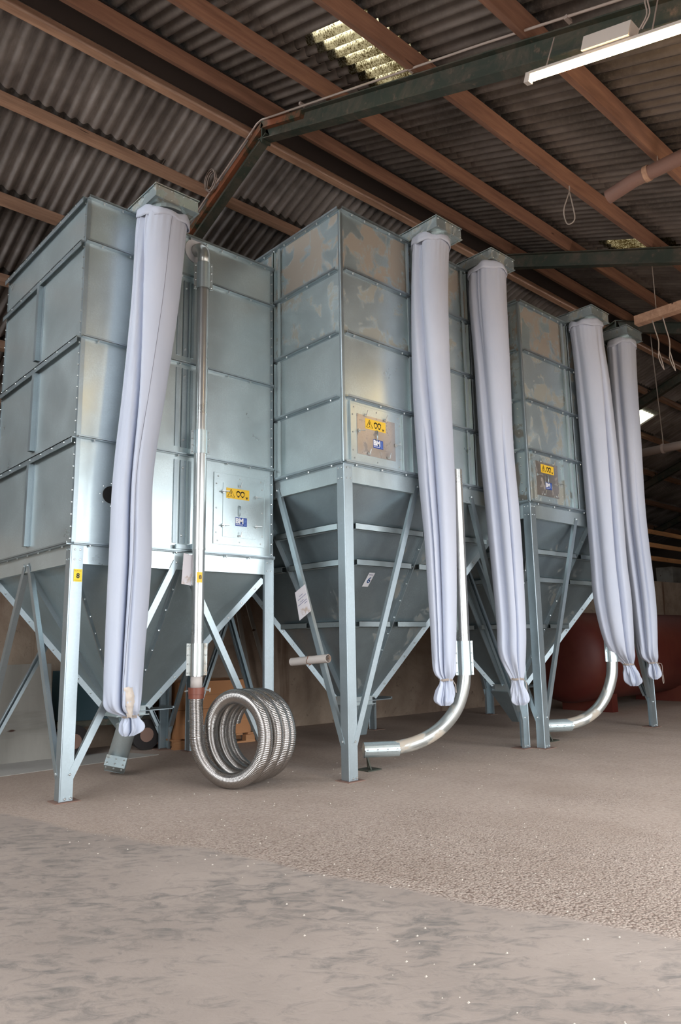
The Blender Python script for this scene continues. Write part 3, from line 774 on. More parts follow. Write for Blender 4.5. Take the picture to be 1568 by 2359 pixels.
# number card on silo B's hopper
def on_front_hopper(root, Wd, zt, zb, y_in, ybot, u, z, off):
    k = (zt-z)/(zt-zb); return Vector((u, y_in+(ybot-y_in)*k-off, z))
zt_, zb_ = 3.165-.2+.03, .65
def HB(u, z, off=.0): return on_front_hopper(SB, 3.03, zt_, zb_, .05, 3.05/2-.16, u, z, off)
u0 = .835; dz = .155; wv = .092; sh_ = -.0
q = [HB(u0-.018, 1.95, .015), HB(u0-.018+wv, 1.95, .015), HB(u0+.022+wv, 1.95+dz, .015), HB(u0+.022, 1.95+dz, .015)]
m = MB(); m.slab(q, .002); cd = m.make('number_card', 'white', SB)
ux = Vector((1, 0, 0)); uy = (HB(u0, 2.1)-HB(u0, 1.9)).normalized(); nn = ux.cross(uy)
cc = (q[0]+q[2])/2
text('6', .105, 'ink6', cd, cc+nn*.004-uy*.008, ux, uy, bold=.0015, shear=.2)
m = MB(); e = cc+nn*.0035+uy*.063; m.bar(e-ux*.02, e+ux*.045, uy, nn, -.005, .005, 0, .001); m.make('printed_line', 'ink', cd)

# ================================================================ CLOTH SLEEVES
def sleeve(label, y, rows, ry, folds, tail_z, top, seed, cuff=True, toward=-.9, patch=False, cord=False, seam=None):
    """rows: (z, x, r). folds: (angle, width, depth_top, depth_bottom)"""
    rg = random.Random(seed)
    root = empty('cloth_sleeve', (rows[0][1], y, rows[-1][0]), label, 'cloth sleeve', 'pale blue cloth sleeves hanging from the silos')
    x_0, z_0 = rows[0][1], rows[-1][0]
    pts = spline([Vector((r[1], r[2], r[0])) for r in rows], 9)
    zt, zb = rows[0][0], rows[-1][0]; ztie = rows[tail_z][0]
    n = 128; vs = []; fs = []
    ph = [rg.uniform(0, 6.28) for _ in range(12)]
    for i, p in enumerate(pts):
        cx, r, z = p; r = max(r, .02); t = (zt-z)/(zt-zb); dt = z-ztie
        near = math.exp(-(dt/.16)**2); top_ = math.exp(-((zt-z)/.35)**2); tail = 1 if dt < 0 else 0
        for k in range(n):
            a = 2*PI*k/n
            m_ = 1+.022*math.cos(2*a+ph[0]+2*t)+.010*math.cos(5*a+ph[1]-3*t)
            m_ += (.008*math.cos(26*a+ph[2])+.006*math.cos(17*a+ph[3]))*top_
            m_ += near*(.16*math.cos(9*a+ph[4])+.10*math.cos(14*a+ph[5]+z*5))
            if tail: m_ += .20*math.cos(7*a+ph[6]+z*9)+.08*math.cos(13*a+ph[7]-z*14)
            for fa, fw, d0, d1, *mv in folds:        # mv: (angle lower down, 1 if the fold is one-sided)
                q = min(1, t/.55); q = q*q*(3-2*q)
                fc = fa+((mv[0]-fa)*q if mv else 0)
                da = (a-fc+PI) % (2*PI)-PI
                dd = max(0, d0+(d1-d0)*min(1, t*1.5))
                if len(mv) > 1: w_ = fw*(1.7 if da > 0 else .5)
                else: w_ = fw
                m_ -= dd*math.exp(-(abs(da)/w_)**2)
            vs.append((cx-x_0+r*math.cos(a)*m_, r*ry*math.sin(a)*m_, z-z_0))
    N = len(pts)
    for i in range(N-1):
        for k in range(n): fs.append((i*n+k, i*n+(k+1) % n, (i+1)*n+(k+1) % n, (i+1)*n+k)[::-1])
    k0 = len(vs); vs.append((pts[-1].x-x_0, 0, pts[-1].z-z_0-.0)); 
    for k in range(n): fs.append(((N-1)*n+k, (N-1)*n+(k+1) % n, k0))
    m = MB(); m.add(vs, fs); m.make('cloth', 'cloth', root, smooth=True)
    if seam:
        m = MB(); line = []
        for i in range(2, int(N*.9)):
            t = i/N; a = seam[0]+(seam[1]-seam[0])*t; k = int(round((a % (2*PI))/(2*PI)*n)) % n; f_ = (a % (2*PI))/(2*PI)*n-math.floor((a % (2*PI))/(2*PI)*n); k = int(math.floor((a % (2*PI))/(2*PI)*n)) % n
            p0 = Vector(vs[i*n+k]); p1 = Vector(vs[i*n+(k+1) % n]); line.append(p0.lerp(p1, f_)+Vector((math.cos(a), math.sin(a), 0))*.0005)
        m.tube(line, .0024, 5); m.make('seam', 'seam', root)
    if cuff:
        m = MB(); c0, r0, z0 = pts[0]; ps = []; seg = 48; vs = []; fs = []
        prof = [(.0, .05), (.009, .045), (.014, .02), (.017, -.015), (.016, -.045), (.006, -.04)]
        for k in range(seg):
            a = 2*PI*k/seg; w = 1+.03*math.cos(5*a+ph[8])+.02*math.cos(11*a+ph[9]); sag = .012*math.cos(2*a+ph[10])+.008*math.cos(7*a)
            for (dr, dzz) in prof:
                rr = (r0+dr)*w; vs.append((c0-x_0+rr*math.cos(a), rr*ry*math.sin(a), z0-z_0-.015+dzz*(1+.3*math.cos(3*a+ph[11]))+sag))
        q = len(prof)
        for k in range(seg):
            for j in range(q-1): fs.append((k*q+j, k*q+j+1, ((k+1) % seg)*q+j+1, ((k+1) % seg)*q+j))
        m.add(vs, fs); m.make('rolled_cuff', 'cloth', root, smooth=True)
    tr = rows[tail_z]
    m = MB(); rr = tr[2]*1.12
    for dzz in (0, .012): m.tube([(tr[1]-x_0+rr*math.cos(2*PI*k/20), rr*ry*math.sin(2*PI*k/20), tr[0]-z_0+dzz+.004*math.sin(5*k)) for k in range(20)], .007, 6, closed=True)
    b = Vector((tr[1]-x_0+rr*.75, -rr*ry*.75, tr[0]-z_0)); m.tube([b, b+Vector((.02, -.02, -.05)), b+Vector((.02, -.025, -.13))], .005, 5)
    if cord:
        b2 = b+Vector((.06, -.03, -.02)); m.tube(spline([b, b2, b2+Vector((.01, 0, -.15))], 4), .004, 5)
        m.tube([b2+Vector((.02*math.cos(a)+.005, 0, -.21+.06*math.sin(a))) for a in [2*PI*k/16 for k in range(16)]], .004, 5, closed=True)
    m.make('tie_cord', 'rope', root)
    if patch:
        m = MB(); rg2 = random.Random(5); nx, nz = 7, 14; vs = []; fs = []
        for j in range(nz+1):
            for i in range(nx+1):
                u = i/nx-.5; v_ = j/nz; w = .10*(.55+.45*math.sin(2.6*v_+.5)-.25*v_)+rg2.uniform(-.012, .012)
                x = 3.06+.05*v_+u*w*1.1; z = .97-.27*v_+rg2.uniform(-.008, .008)
                yy = -ry*.160-.004-.022*math.cos(PI*u)+rg2.uniform(-.012, .012)+.06*v_*v_
                vs.append((x-x_0, yy, z-z_0))
        for j in range(nz):
            for i in range(nx): k = j*(nx+1)+i; fs.append((k, k+1, k+nx+2, k+nx+1))
        m.add(vs, fs); o = m.make('torn_patch', 'cloth_tan', root, smooth=True); o['label'] = 'torn beige cloth patch'
    return root
# angles: the camera sees roughly the arc from -2.9 (left edge) over -1.9 (middle) to -0.7 (right edge)
sleeve('cloth sleeve of the nearest silo, widest one, torn near its tied lower end', 6.34,
       [(5.65, 3.35, .258), (5.5, 3.325, .262), (4.725, 3.283, .243), (3.788, 3.195, .215), (2.905, 3.107, .194), (2.077, 3.106, .203), (1.283, 3.084, .185), (.898, 3.078, .172), (.77, 3.09, .135), (.70, 3.16, .066), (.63, 3.175, .098), (.575, 3.175, .095), (.535, 3.15, .05)], .84,
       [(-2.87, .10, .22, .85, -2.12), (-2.62, .04, .08, .0), (-3.15, .05, .16, .0), (-3.0, .04, .1, .0), (-1.75, .04, -.3, .22)], 9, 0, 11, patch=True, seam=(-1.55, -2.25))
sleeve('cloth sleeve with a deep dark fold, left one of the middle silo', 5.2,
       [(5.98, 6.25, .228), (5.2, 6.185, .226), (4.136, 6.159, .226), (3.125, 6.183, .21), (2.392, 6.205, .18), (1.585, 6.199, .150), (1.05, 6.185, .122), (.909, 6.205, .064), (.80, 6.19, .088), (.70, 6.17, .092), (.65, 6.17, .05)], .92,
       [(-3.24, .19, .24, .82, -2.62, 1), (-3.0, .05, .14, -.2), (-3.0, .06, -.9, .5, -2.95)], 7, 0, 23)
sleeve('cloth sleeve with straight soft folds, right one of the middle silo', 5.185,
       [(5.98, 7.34, .248), (5.55, 7.317, .252), (4.683, 7.33, .233), (3.662, 7.327, .216), (2.685, 7.387, .209), (1.596, 7.427, .181), (1.158, 7.412, .165), (.86, 7.484, .07), (.72, 7.51, .088), (.61, 7.525, .095), (.56, 7.53, .05)], .9,
       [(-1.9, .05, -.8, .7, -2.0), (-3.3, .2, .12, .5, -3.0, 1), (-3.2, .05, .14, -.1), (-2.95, .05, .14, -.2)], 7, 0, 31)
sleeve('wide cloth sleeve bulging sideways to its knot, left one of the farthest silo', 5.0,
       [(5.78, 9.42, .245), (5.411, 9.452, .242), (4.863, 9.50, .258), (3.534, 9.539, .273), (2.415, 9.54, .266), (1.859, 9.562, .276), (1.357, 9.631, .232), (1.104, 9.72, .165), (.953, 9.86, .07), (.83, 9.92, .10), (.72, 9.96, .11), (.66, 9.97, .05)], .86,
       [(-1.8, .10, .0, .85, -2.02), (-3.4, .2, .06, .3, -3.3, 1)], 8, 0, 47)
sleeve('narrow cloth sleeve farthest right, a looped string on its knot', 5.0,
       [(5.78, 10.47, .222), (5.071, 10.43, .212), (4.282, 10.40, .208), (3.078, 10.36, .198), (1.927, 10.45, .192), (1.382, 10.464, .168), (1.07, 10.48, .13), (.95, 10.59, .065), (.86, 10.61, .09), (.77, 10.615, .09), (.72, 10.61, .04)], .9,
       [(-3.15, .18, .2, .6, -3.0, 1), (-2.2, .06, -.1, .2)], 7, 0, 59, cord=True)

# ================================================================ PIPES
def flange_pair(m, c, d, r, L, n=5):
    """bolted clamp shell with ears, along direction d"""
    pass
def ear_shell(name, root, p, q, r, side, mat='galv'):
    p, q, side = map(Vector, (p, q, side)); d = (q-p).normalized(); side.normalize(); nn = d.cross(side)
    m = MB(); m.tube([p, q], r+.006, 20, cap=False)
    for sg in (1, -1): m.bar(p, q, side*sg, nn, r, r+.035, -.006, .006)
    o = m.make(name, mat, root)
    b = MB()
    L = (q-p).length
    for sg in (1, -1):
        for k in range(4):
            c = p+d*(L*(.08+.28*k))+side*sg*(r+.02); b.bolt(c+nn*.006, nn, .008, .01); b.bolt(c-nn*.006, -nn, .008, .01)
    b.make('clamp_bolts', 'bolt', o, stuff=True); return o
# pipe of silo A with elbow, brown collar
px, py, pr = 3.885, 6.42, .062
rt = empty('filling_pipe', (px, py, .8), 'straight steel filling pipe down the front of the nearest silo, elbow on top', 'pipe')
T = lambda x, y, z: (x-px, y-py, z-.8)
arc = [T(3.885-.0, 6.42+.12*(1-math.cos(a))*1.0, 5.48+.13*math.sin(a)) for a in [PI/2*k/10 for k in range(11)]]
m = MB(); m.tube([T(px, py, 5.38)]+arc+[T(px, 6.588, 5.61)], pr+.004, 20); m.make('elbow', 'pipe_dusty', rt, smooth=True)
m = MB()
ring = []; 
m.tube([T(px, 6.587, 5.61), T(px, 6.576, 5.61)], .14, 28); sharp(m.make('wall_flange', 'white', rt, smooth=False))
m = MB(); m.tube([T(px, py, 3.40), T(px, py, 5.46)], pr, 24); m.tube([T(px, py, 2.28), T(px, py, 3.45)], pr+.004, 24, cap=False); m.tube([T(px, py, 1.02), T(px, py, 2.3)], pr, 24)
m.tube([T(px, py, 2.27), T(px, py, 2.29)], pr+.007, 24); sharp(m.make('pipe', 'galv_pipe', rt, smooth=True))
sd = (math.sin(math.radians(62)), -math.cos(math.radians(62)), 0)
ear_shell('clamp_shell', rt, T(px, py, 5.10), T(px, py, 5.40), pr+.003, sd)
ear_shell('clamp_shell', rt, T(px, py, 3.27), T(px, py, 3.52), pr+.003, sd)
o = ear_shell('clamp_shell', rt, T(px, py, 1.03), T(px, py, 1.34), pr+.004, sd, 'pipe_dusty')
m = MB(); m.tube([T(px, py, .90), T(px, py, 1.04)], pr-.004, 20); m.make('pvc_insert', 'pvc', rt, smooth=True)
m = MB(); zc = 1.99; ang0 = -1.45
vs = []; fs = []
for k in range(9):
    a = ang0+(-.45+.9*k/8)*1.0-.45; 
    for z in (zc-.052, zc+.052): vs.append((math.cos(a)*(pr+.0015), math.sin(a)*(pr+.0015), z-.8))
for k in range(8): fs.append((2*k, 2*k+2, 2*k+3, 2*k+1))
m.add(vs, fs); st2 = m.make('number_sticker', 'yellow', rt)
aa = ang0-.45+.1; nx_ = Vector((math.cos(aa), math.sin(aa), 0)); uxx = Vector((0, 0, 1)).cross(nx_)
text('8', .055, 'black', st2, nx_*(pr+.004)+Vector((0, 0, zc-.8)), uxx, (0, 0, 1), bold=.001)

m = MB(); m.tube([(0, 0, -.02), (0, 0, .0), (0, 0, .001), (0, 0, .05), (0, 0, .052), (0, 0, .115)], [.066, .076, .078, .078, .074, .074], 24)
# hose with helical coils
def hose():
    root = empty('ribbed_hose', (3.96, 5.96, 0), 'coiled shiny ribbed metal hose standing on the floor between two silos', 'hose')
    az = math.radians(15); ax = Vector((math.cos(az), math.sin(az), 0)); lf = Vector((-math.sin(az), math.cos(az), 0)); up = Vector((0, 0, 1))
    R = .383; tr = .0685; zc = R+tr+.004; c0 = Vector((3.985, 6.005, zc))
    pts = []
    # down from the pipe
    top = Vector((px, py, .83))
    turns = 3.97; n = 150
    coil = []
    for i in range(int(turns*n)):
        th = 2*PI*i/n; s_ = i/n; c = c0+ax*(-.02+.215*s_-.022*s_*s_)
        rr = R*(1-.012*s_)
        p = c+lf*(rr*math.cos(th))-up*(rr*math.sin(th)); p.z += (R-rr)*0
        coil.append(p)
    lead = spline([top, top+Vector((0, 0, -.10)), top.lerp(coil[0], .62)+Vector((.004, .006, 0)), coil[0], coil[6]], 14)
    end = coil[-1]
    allp = [p for p in lead[:-15]]+coil
    # resample evenly
    L = [0]
    for a, b in zip(allp[:-1], allp[1:]): L.append(L[-1]+(b-a).length)
    step = .0036; out = []; j = 0; s_ = 0
    while s_ < L[-1]:
        while L[j+1] < s_: j += 1
        t = (s_-L[j])/max(L[j+1]-L[j], 1e-6); out.append(allp[j].lerp(allp[j+1], t)-Vector((3.96, 5.96, 0))); s_ += step
    rad = [tr*(1+.036*math.cos(2*PI*i/4.0)) for i in range(len(out))]
    m = MB(); m.tube(out, rad, 22); m.make('hose', 'hose', root, smooth=True)
    m = MB(); c = top-Vector((3.96, 5.96, 0))
    m.tube([c+Vector((0, 0, -.02)), c+Vector((0, 0, .02)), c+Vector((0, 0, .021)), c+Vector((0, 0, .085))], [.076, .076, .080, .080], 24)
    o = m.make('collar', 'collar', root, smooth=True); sharp(o); o['label'] = 'brown rubber collar'
    m = MB(); m.tube([c+Vector((.075, -.02, .055)), c+Vector((.125, -.045, .055))], .008, 8); m.tube([c+Vector((.125, -.045, .035)), c+Vector((.125, -.045, .075))], .006, 6)
    m.tube([c+Vector((-.06, .02, .06)), c+Vector((-.105, .04, .05))], .007, 8); m.make('wing_bolt', 'bolt', root)
hose()

def upipe(label, pts, r, base, shell_top, shell_end, stand=True):
    b = Vector(base); P_ = [Vector(p)-b for p in pts]
    root = empty('filling_pipe', base, label, 'pipe')
    m = MB(); m.tube([P_[0], P_[1]], r, 22); sharp(m.make('upright_pipe', 'galv_pipe', root, smooth=True))
    m = MB(); m.tube(spline(P_[1:], 8), r+.002, 22); sharp(m.make('swept_bend', 'pipe_dusty', root, smooth=True))
    z0, z1 = shell_top
    ear_shell('clamp_shell', root, P_[1]+Vector((0, 0, z0-P_[1].z-b.z)), P_[1]+Vector((0, 0, z1-P_[1].z-b.z)), r+.002, (.9, -.45, 0))
    d = (P_[-2]-P_[-1]).normalized()
    ear_shell('clamp_shell', root, P_[-1], P_[-1]+d*.38, r+.003, (0, 0, 1) if 0 else d.cross(Vector((0, 0, 1))))
    e = P_[-1]+d*.04
    m = MB(); 
    m.bar(e+Vector((-.0, 0, -r-.005)), Vector((e.x-.0, e.y-.05, -b.z+.012)), d, d.cross(Vector((0, 0, 1))), -.008, .008, -.02, .02)
    m.bar(e+Vector((-.0, 0, -r-.005)), Vector((e.x+.06, e.y+.05, -b.z+.012)), d, d.cross(Vector((0, 0, 1))), -.008, .008, -.02, .02)
    m.box((e.x-.08, e.y-.09, -b.z), (e.x+.12, e.y+.09, -b.z+.012))
    m.make('stand', 'steel', root)
    return root
upipe('steel filling pipe with wide bend, beside the knotted sleeve of the middle silo',
      [(6.53, 5.2, 3.26), (6.53, 5.2, 1.05), (6.51, 5.215, .82), (6.43, 5.27, .58), (6.28, 5.37, .39), (6.08, 5.49, .27), (5.86, 5.62, .215), (5.63, 5.76, .205), (5.55, 5.81, .205)], .070, (6.53, 5.2, .2), (.95, 1.32), 0)
upipe('steel filling pipe with wide bend, in front of the farthest silo',
      [(9.62, 5.1, 2.6), (9.62, 5.1, 1.05), (9.60, 5.12, .80), (9.53, 5.18, .56), (9.39, 5.26, .37), (9.20, 5.36, .25), (9.0, 5.46, .20), (8.80, 5.56, .19), (8.68, 5.62, .19)], .072, (9.62, 5.1, .19), (1.0, 1.4), 0)

# ================================================================ SMALL THINGS ON THE SILOS
def card(name, label, cat, quad, lines=None, holes=True):
    c = sum((Vector(q) for q in quad), Vector())/4; root = empty(name, c, label, cat)
    q = [Vector(p)-c for p in quad]; m = MB(); m.slab(q, .003); m.make('sheet', 'paper', root)
    ux = (q[1]-q[0]).normalized(); uy = (q[3]-q[0]).normalized(); nn = ux.cross(uy).normalized()
    if lines:
        m = MB()
        for (t, a, b) in lines:
            p0 = q[0].lerp(q[1], a)+uy*(q[3]-q[0]).length*t; p1 = q[0].lerp(q[1], b)+uy*(q[3]-q[0]).length*t
            m.bar(p0, p1, uy, nn, -.004, .004, .0025, .0040)
        m.make('handwriting', 'ink', root)
    m = MB(); m.tube([q[3].lerp(q[2], .5)+nn*.006-uy*.01, q[3].lerp(q[2], .5)-nn*.05+uy*.012], .003, 5); m.make('wire_tie', 'rope', root)
    return root
# the handwritten card on the brace of the middle silo
card('paper_card', 'dirty white handwritten card tied to a brace of the middle silo', 'card',
     [(4.945, 6.115, 1.56), (4.945, 5.925, 1.655), (4.945, 6.02, 1.94), (4.945, 6.19, 1.86)],
     [(.75, .3, .6), (.66, .15, .85), (.55, .3, .6), (.48, .1, .85), (.4, .6, .85)])
card('paper_card', 'plain card hanging edge-on beside the pipe of the nearest silo', 'card',
     [(3.74, 6.50, 1.93), (3.83, 6.46, 1.91), (3.845, 6.46, 2.22), (3.76, 6.50, 2.24)])
# plastic tube wired to the brace
rt = empty('plastic_tube', (4.94, 5.95, 1.15), 'short grey plastic tube wired across a brace of the middle silo', 'tube')
m = MB(); d = Vector((.02, -.27, .02)); a = -d; b = d; n = 24; vs = []; fs = []
dn = d.normalized(); s1 = dn.cross(Vector((0, 0, 1))).normalized(); s2 = s1.cross(dn)
for (t, r) in ((a, .042), (b, .042), (b, .036), (a, .036)):
    for k in range(n): an = 2*PI*k/n; vs.append(t+s1*r*math.cos(an)+s2*r*math.sin(an))
for j in range(4):
    for k in range(n): fs.append((j*n+k, j*n+(k+1) % n, ((j+1) % 4)*n+(k+1) % n, ((j+1) % 4)*n+k))
m.add(vs, fs); sharp(m.make('tube', 'pvc', rt, smooth=True))
m = MB(); m.tube([s1*.045*math.cos(t_)+s2*.045*math.sin(t_)+dn*(.01*math.sin(3*t_)) for t_ in [2*PI*k/20 for k in range(20)]], .0035, 6, closed=True); m.tube([Vector((.04, 0, -.03)), Vector((-.03, -.01, -.06))], .003, 5); m.make('wire', 'steel_rust', rt)

# ================================================================ LAMP, CABLES, ROPES UNDER THE ROOF
def lamp(lx, lab):
    rt = empty('fluorescent_lamp', (lx, 2.1, 5.4), lab, 'lamp', 'fluorescent lamps hung along the barn')
    a = Vector((0, .55, .155)); b = Vector((0, -.85, -.29)); d = (b-a).normalized(); X = Vector((1, 0, 0)); N_ = X.cross(d).normalized()
    if N_.z < 0: N_ = -N_
    m = MB(); m.tube([a, b], .019, 16); m.make('tube', 'lamp', rt, smooth=True)
    m = MB(); m.bar(a-d*.0, b, X, N_, -.03, .03, .028, .05); m.make('batten', 'lamp_body', rt)
    for e, s_ in ((a, -1), (b, 1)):
        m = MB(); m.bar(e+d*s_*.0, e+d*s_*.045, X, N_, -.026, .026, -.026, .05); m.make('end_cap', 'lamp_body', rt)
    m = MB(); c = a+d*.45; m.bar(c, c+d*.36, X, N_, -.06, .06, .052, .15); m.make('ballast_box', 'lamp_body', rt)
    m = MB()
    for k in (0, 1):
        p = c+d*(.40+.02*k)+N_*.1; m.tube(spline([p, p+Vector((0, -.06, .08)), p+Vector((.02, -.05, .22)), p+Vector((.05, -.09, .36))], 4), .005, 6)
    m.make('supply_wire', 'cable', rt)
    m = MB()
    for t in (.12, .95): 
        p = a+d*t+N_*.05; m.tube([p, (p.x+.16, p.y, p.z+.36)], .005, 6)
    m.make('hanger', 'cable', rt)
lamp(4.45, 'lit fluorescent batten lamp hung under the nearest roof beam')
lamp(8.75, 'lit fluorescent lamp under the second roof beam, out of the picture to the right')
lamp(17.2, 'lit fluorescent lamp far down the barn, out of the picture to the right')

rt = empty('conduit', (4.6, YR, ZR), 'thin pale conduit clipped along the nearest roof beam', 'conduit')
def rp(side, dy, up, x=-.0): y, z = roof_pt(side, dy, up); return Vector((x, y-YR, z-ZR))
m = MB(); m.tube([rp(-1, 6.4, .03, -.02), rp(-1, 3.2, .03, -.02), rp(-1, .05, -.01, -.0), rp(1, .05, -.01, -.0), rp(1, 1.15, .0, .0), rp(1, 2.4, .0, .0)], .011, 8); m.make('pipe', 'cable', rt, smooth=True)
for (sd_, dy) in ((-1, .8), (-1, 2.4), (-1, 4.0), (1, .9), (1, 1.8)):
    m = MB(); p = rp(sd_, dy, .02, -.02); m.box(p+Vector((-.014, -.014, -.012)), p+Vector((.06, .014, .018))); m.make('clip', 'cable', rt)
rt = empty('cable_coil', (4.59, 7.42, 7.21), 'small coil of pale cable hung on the left roof beam', 'cable')
m = MB()
for k in range(4):
    R_ = .115+.012*(k % 2); m.tube([(-.012*k, R_*math.cos(a)*.95, R_*math.sin(a)*1.1+.004*k) for a in [2*PI*j/28 for j in range(28)]], .006, 6, closed=True)
m.make('loops', 'cable', rt, smooth=True)

def rope_loop(loc, w, h, label):
    rt = empty('rope_loop', loc, label, 'rope')
    pts = spline([(0, 0, .12), (.0, .0, 0), (-.02, w, -h*.5), (-.02, w*.7, -h*.92), (-.02, -.01, -h), (0, -w*.6, -h*.85), (0, -w*.35, -h*.4), (0, 0, 0)], 6)
    m = MB(); m.tube(pts, .007, 7); m.make('rope', 'rope', rt, smooth=True)
rope_loop((7.30, 3.95, 6.50), .075, .42, 'thin rope loop dangling from a purlin above the middle')

# hanging feed tube with an angled end
rt = empty('hanging_feed_tube', (6.9, 2.96, 5.98), 'reddish feed tube with an angled end slung under the right roof slope', 'tube')
m = MB(); m.tube([(0, .34, -.05), (0, .04, .0), (.02, -.03, .012), (.02, -1.6, .02)], .074, 16); sharp(m.make('tube', galv('reddish_dusty_tube', (128, 98, 88), metal=0, rough=.7, dust=.3, dustcol=(130, 108, 94)), rt, smooth=True))
m = MB(); m.tube([(.02, -.06, .014), (.02, -.11, .015)], .082, 16); m.make('joint_ring', 'purlin', rt)
m = MB()
for yy in (-.2, -1.2): m.tube([(.02, yy, .09), (.02, yy, .50-(.384*-yy)*1.0+.0)], .005, 6)
m.make('hanger_wire', 'rope', rt)

rt = empty('hanging_timber', (9.87, 4.46, 5.74), 'pale square timber slung across below the far purlins, ropes on it', 'timber')
m = MB(); m.box((-.065, -3.2, 0), (.065, 0, .13)); m.make('beam', 'purlin', rt)
m = MB()
for yy in (-.3, -2.6): m.tube([(0, yy, .13), (0, yy, .13+ZR-TS*(YR-4.46-yy)-5.74-.13)], .005, 6)
m.make('hanger_wire', 'rope', rt)
def dangle(loc, L1, lab, w=.014, kink=.05):
    rt = empty('knotted_rope', loc, lab, 'rope'); m = MB()
    m.tube(spline([(0, 0, 0), (0, -.03, -L1*.35), (0, -.06, -L1*.7), (0, -.05, -L1)], 5), .008, 6)
    for s_ in (-1, 1): m.tube(spline([(0, -.05, -L1), (0, -.05+s_*w-kink*.1, -L1-.1), (0, -.05+s_*w*.7-kink*.6, -L1-.22), (0, -.05-kink, -L1-.3)], 4), .007, 6)
    m.make('rope', 'rope', rt, smooth=True)
dangle((9.87, 4.23, 5.74), .46, 'left knotted rope hanging from the far slung timber')
dangle((9.87, 4.08, 5.74), .52, 'right knotted rope hanging from the far slung timber')
rt = empty('slung_pipe', (14.2, 6.75, 4.98), 'grey pipe slung level on a wire at the far right, below the skylight', 'pipe')
m = MB(); m.tube([(0, 0.5, 0), (0, -4, 0)], .085, 14); m.make('pipe', 'cable', rt, smooth=True)
m = MB(); m.tube([(0, -.62, -.0), (0, -.66, 0)], .1, 14); m.tube([(0, -.1, -.0), (0, -.14, 0)], .095, 14); m.make('joint_ring', 'cable', rt)
m = MB(); m.tube([(0, -.65, .08), (0, -.60, ZR-TS*abs(YR-6.15)-4.98)], .009, 6); m.make('hanger_wire', 'rope', rt)

# ================================================================ BACKGROUND
# red tank
rt = empty('red_tank', (14.6, 7.25, 0), 'large horizontal rust-red cylindrical tank behind the farthest silo', 'tank')
m = MB(); R_ = .80; zc = .98; xs = []
prof = [(-3.0, .0), (-2.98, .35), (-2.9, .62), (-2.75, .76), (-2.6, R_), (2.1, R_), (2.3, .77), (2.48, .62), (2.58, .35), (2.6, 0.001)]
m.tube([(x, 0, zc) for x, r in prof], [max(r, .001) for x, r in prof], 40); m.make('shell', 'tank', rt, smooth=True)
for x in (-1.9, 1.0):
    m = MB(); m.box((x-.1, -.5, 0), (x+.1, .5, .32)); m.make('saddle', 'tank', rt)
m = MB(); m.box((.55, -.09, 1.76), (.73, .09, 1.92)); m.tube([(.64, 0, 1.9), (.64, 0, 1.96)], .05, 12); m.make('filler_neck', 'steel', rt)

# timber railing above the low wall, far right
rt = empty('timber_railing', (20.5, 8.85, 2.75), 'three orange timber rails on a post above the low far wall', 'railing')
for z in (.62, .98, 1.34):
    m = MB(); m.box((-3.2, -.02, z-.06), (5.5, .02, z+.06)); m.make('rail', 'rail', rt)
for x in (-2.9, 1.1, 4.9):
    m = MB(); m.box((x-.04, .02, -.0), (x+.04, .09, 1.45)); m.make('post', 'rail', rt)
for (x, y, w, h, lab, mt) in ((19.6, 9.6, .7, .42, 'pale box stored behind the railing on the far wall, left one', 'paper'), (22.6, 9.8, .9, .5, 'pale bent panel stored behind the railing on the far wall', 'ply')):
    rt = empty('storage_box', (x, y, 0), lab, 'box'); m = MB(); m.box((-w/2, -.2, 0), (w/2, .3, 2.75+.62)); m.make('box', mt, rt)

# pallets and a cart behind the nearest silo
def pallet_stack(loc, rz, lab, boxes=2):
    rt = empty('pallet', loc, lab, 'pallet', rz=rz)
    for y in (-.38, 0, .38):
        for x in (-.52, 0, .52):
            m = MB(); m.box((x-.07, y-.05, .022), (x+.07, y+.05, .10)); m.make('block', 'pallet', rt)
        m = MB(); m.box((-.6, y-.05, 0), (.6, y+.05, .022)); m.make('bottom_board', 'pallet', rt)
    for k in range(7):
        m = MB(); x = -.55+1.1*k/6; m.box((x-.05, -.4, .10), (x+.05, .4, .122)); m.make('top_board', 'pallet', rt)
    for k in range(boxes):
        b = empty('carton', (loc[0], loc[1], .122+.36*k), ['orange cardboard carton on the pallet behind the nearest silo, lower one', 'orange cardboard carton on the pallet behind the nearest silo, upper one'][k], 'carton', rz=rz)
        m = MB(); m.box((-.56+.02*k, -.37, 0), (.56, .37-.02*k, .355)); m.make('box', 'cardboard', b)
        m = MB(); m.box((-.56, -.374, .17), (.56, -.371, .185)); m.make('tape', 'pallet', b)
        if k == 0: m = MB(); m.box((-.35, -.374, .05), (-.12, -.371, .15)); m.make('paper_label', 'white', b)
pallet_stack((5.55, 9.02, 0), math.radians(-4), 'pale wooden pallet with cartons behind the nearest silo')
rt = empty('cart', (4.3, 9.32, 0), 'dark teal wheeled machine standing against the wall behind the nearest silo', 'machine', rz=math.radians(-5))
m = MB(); m.box((-.62, -.25, .42), (.5, .25, 1.02)); m.hexa([(-.5, -.2, 1.02), (.3, -.2, 1.02), (.3, .2, 1.02), (-.5, .2, 1.02), (-.4, -.14, 1.18), (.2, -.14, 1.18), (.2, .14, 1.18), (-.4, .14, 1.18)]); m.make('body', 'teal', rt)
m = MB(); m.box((-.66, -.22, .34), (.6, -.16, .42)); m.box((-.66, .16, .34), (.6, .22, .42)); m.make('chassis', 'steel', rt)
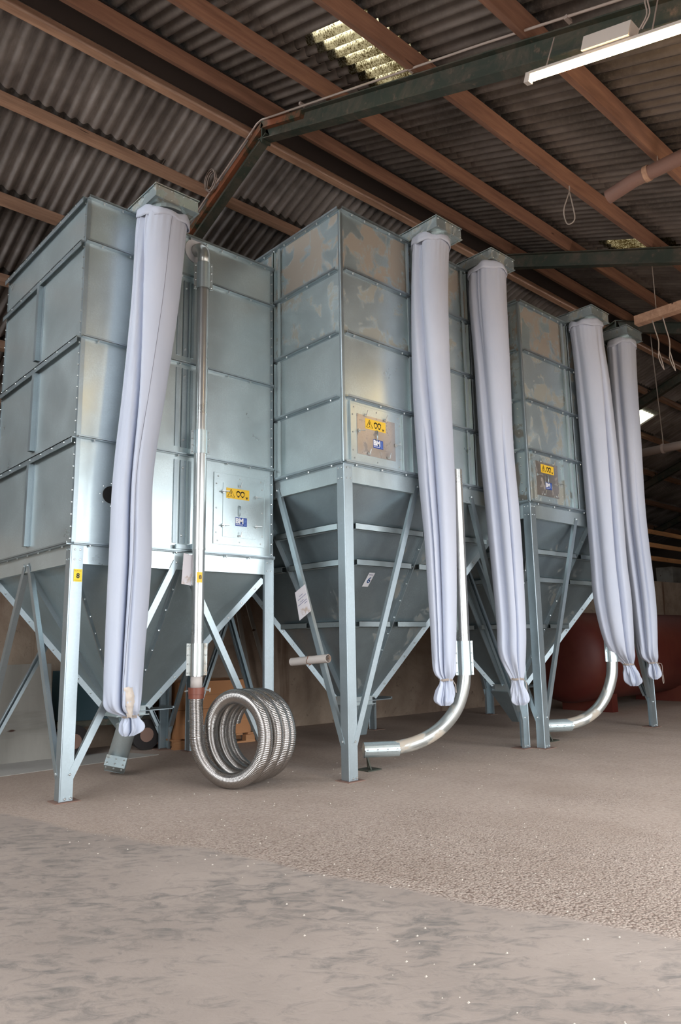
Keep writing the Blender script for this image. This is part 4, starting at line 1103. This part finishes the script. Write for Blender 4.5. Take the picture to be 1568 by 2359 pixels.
for (x, y) in ((-.5, -.3), (.42, -.3), (-.5, .24), (.42, .24)):
    m = MB(); m.tube([(x, y-.05, .19), (x, y-.045, .19), (x, y+.045, .19), (x, y+.05, .19)], [.16, .19, .19, .16], 24)
    w = sharp(m.make('wheel', 'rubber', rt, smooth=True)); m = MB(); m.tube([(x, y-.056, .19), (x, y+.056, .19)], .09, 16); m.make('hub', 'rust', w)
m = MB()
for x in (-.5, .42): m.box((x-.03, -.22, .15), (x+.03, .22, .36))
m.make('axle_bracket', 'steel', rt)
rt = empty('leaning_board', (2.35, 9.42, 0), 'large flat grey board leaning on the wall at the left edge', 'board')
m = MB(); m.hexa([(-1.3, -.16, 0), (1.22, -.28, 0), (1.22, -.25, 0), (-1.3, -.13, 0), (-1.3, .04, 1.12), (1.22, -.08, 1.12), (1.22, -.05, 1.12), (-1.3, .07, 1.12)]); m.make('board', 'ply', rt)
# long boards leaning on the wall behind, between silos
for i, (x, dx, lab) in enumerate(((6.55, .12, 'thin grey plank leaning on the wall behind the hose, left one'), (6.85, .22, 'thin grey plank leaning on the wall behind the hose, right one'))):
    y0 = WL(x)-.32; rt = empty('leaning_plank', (x, y0, 0), lab, 'plank'); m = MB()
    m.bar((dx, 0, .02), (-dx*1.5, .29, 2.3), (1, 0, 0), (0, 1, .15), -.035, .035, -.012, .012); m.make('plank', 'ply', rt)
# loose grit on the rough floor
m = MB(); rg = random.Random(21)
for i in range(700):
    X_ = rg.uniform(2.2, 8.5); Y_ = rg.uniform(.8, 6.4)
    s_ = rg.choice((.003, .004, .004, .007)); m.add([(X_-s_, Y_-s_*.6, 0), (X_+s_, Y_-s_*.5, 0), (X_+s_*.4, Y_+s_, 0), (X_-s_*.7, Y_+s_*.8, 0), (X_, Y_, s_*.9)], [(0, 1, 4), (1, 2, 4), (2, 3, 4), (3, 0, 4)])
tag(m.make('grit', plain('pale_grit', (190, 180, 168), .9), stuff=True), 'pale grains and grit scattered on the barn floor', 'grit')
# sky portals
portal((-4.1, 1.0, 2.2), (PI/2, 0, -PI/2), 5.2, 4.4)
portal((3.55, -1.5, 2.15), (PI/2, 0, 0), 4.7, 4.3)
portal((8.8, -1.5, 2.15), (PI/2, 0, 0), 3.6, 4.3)
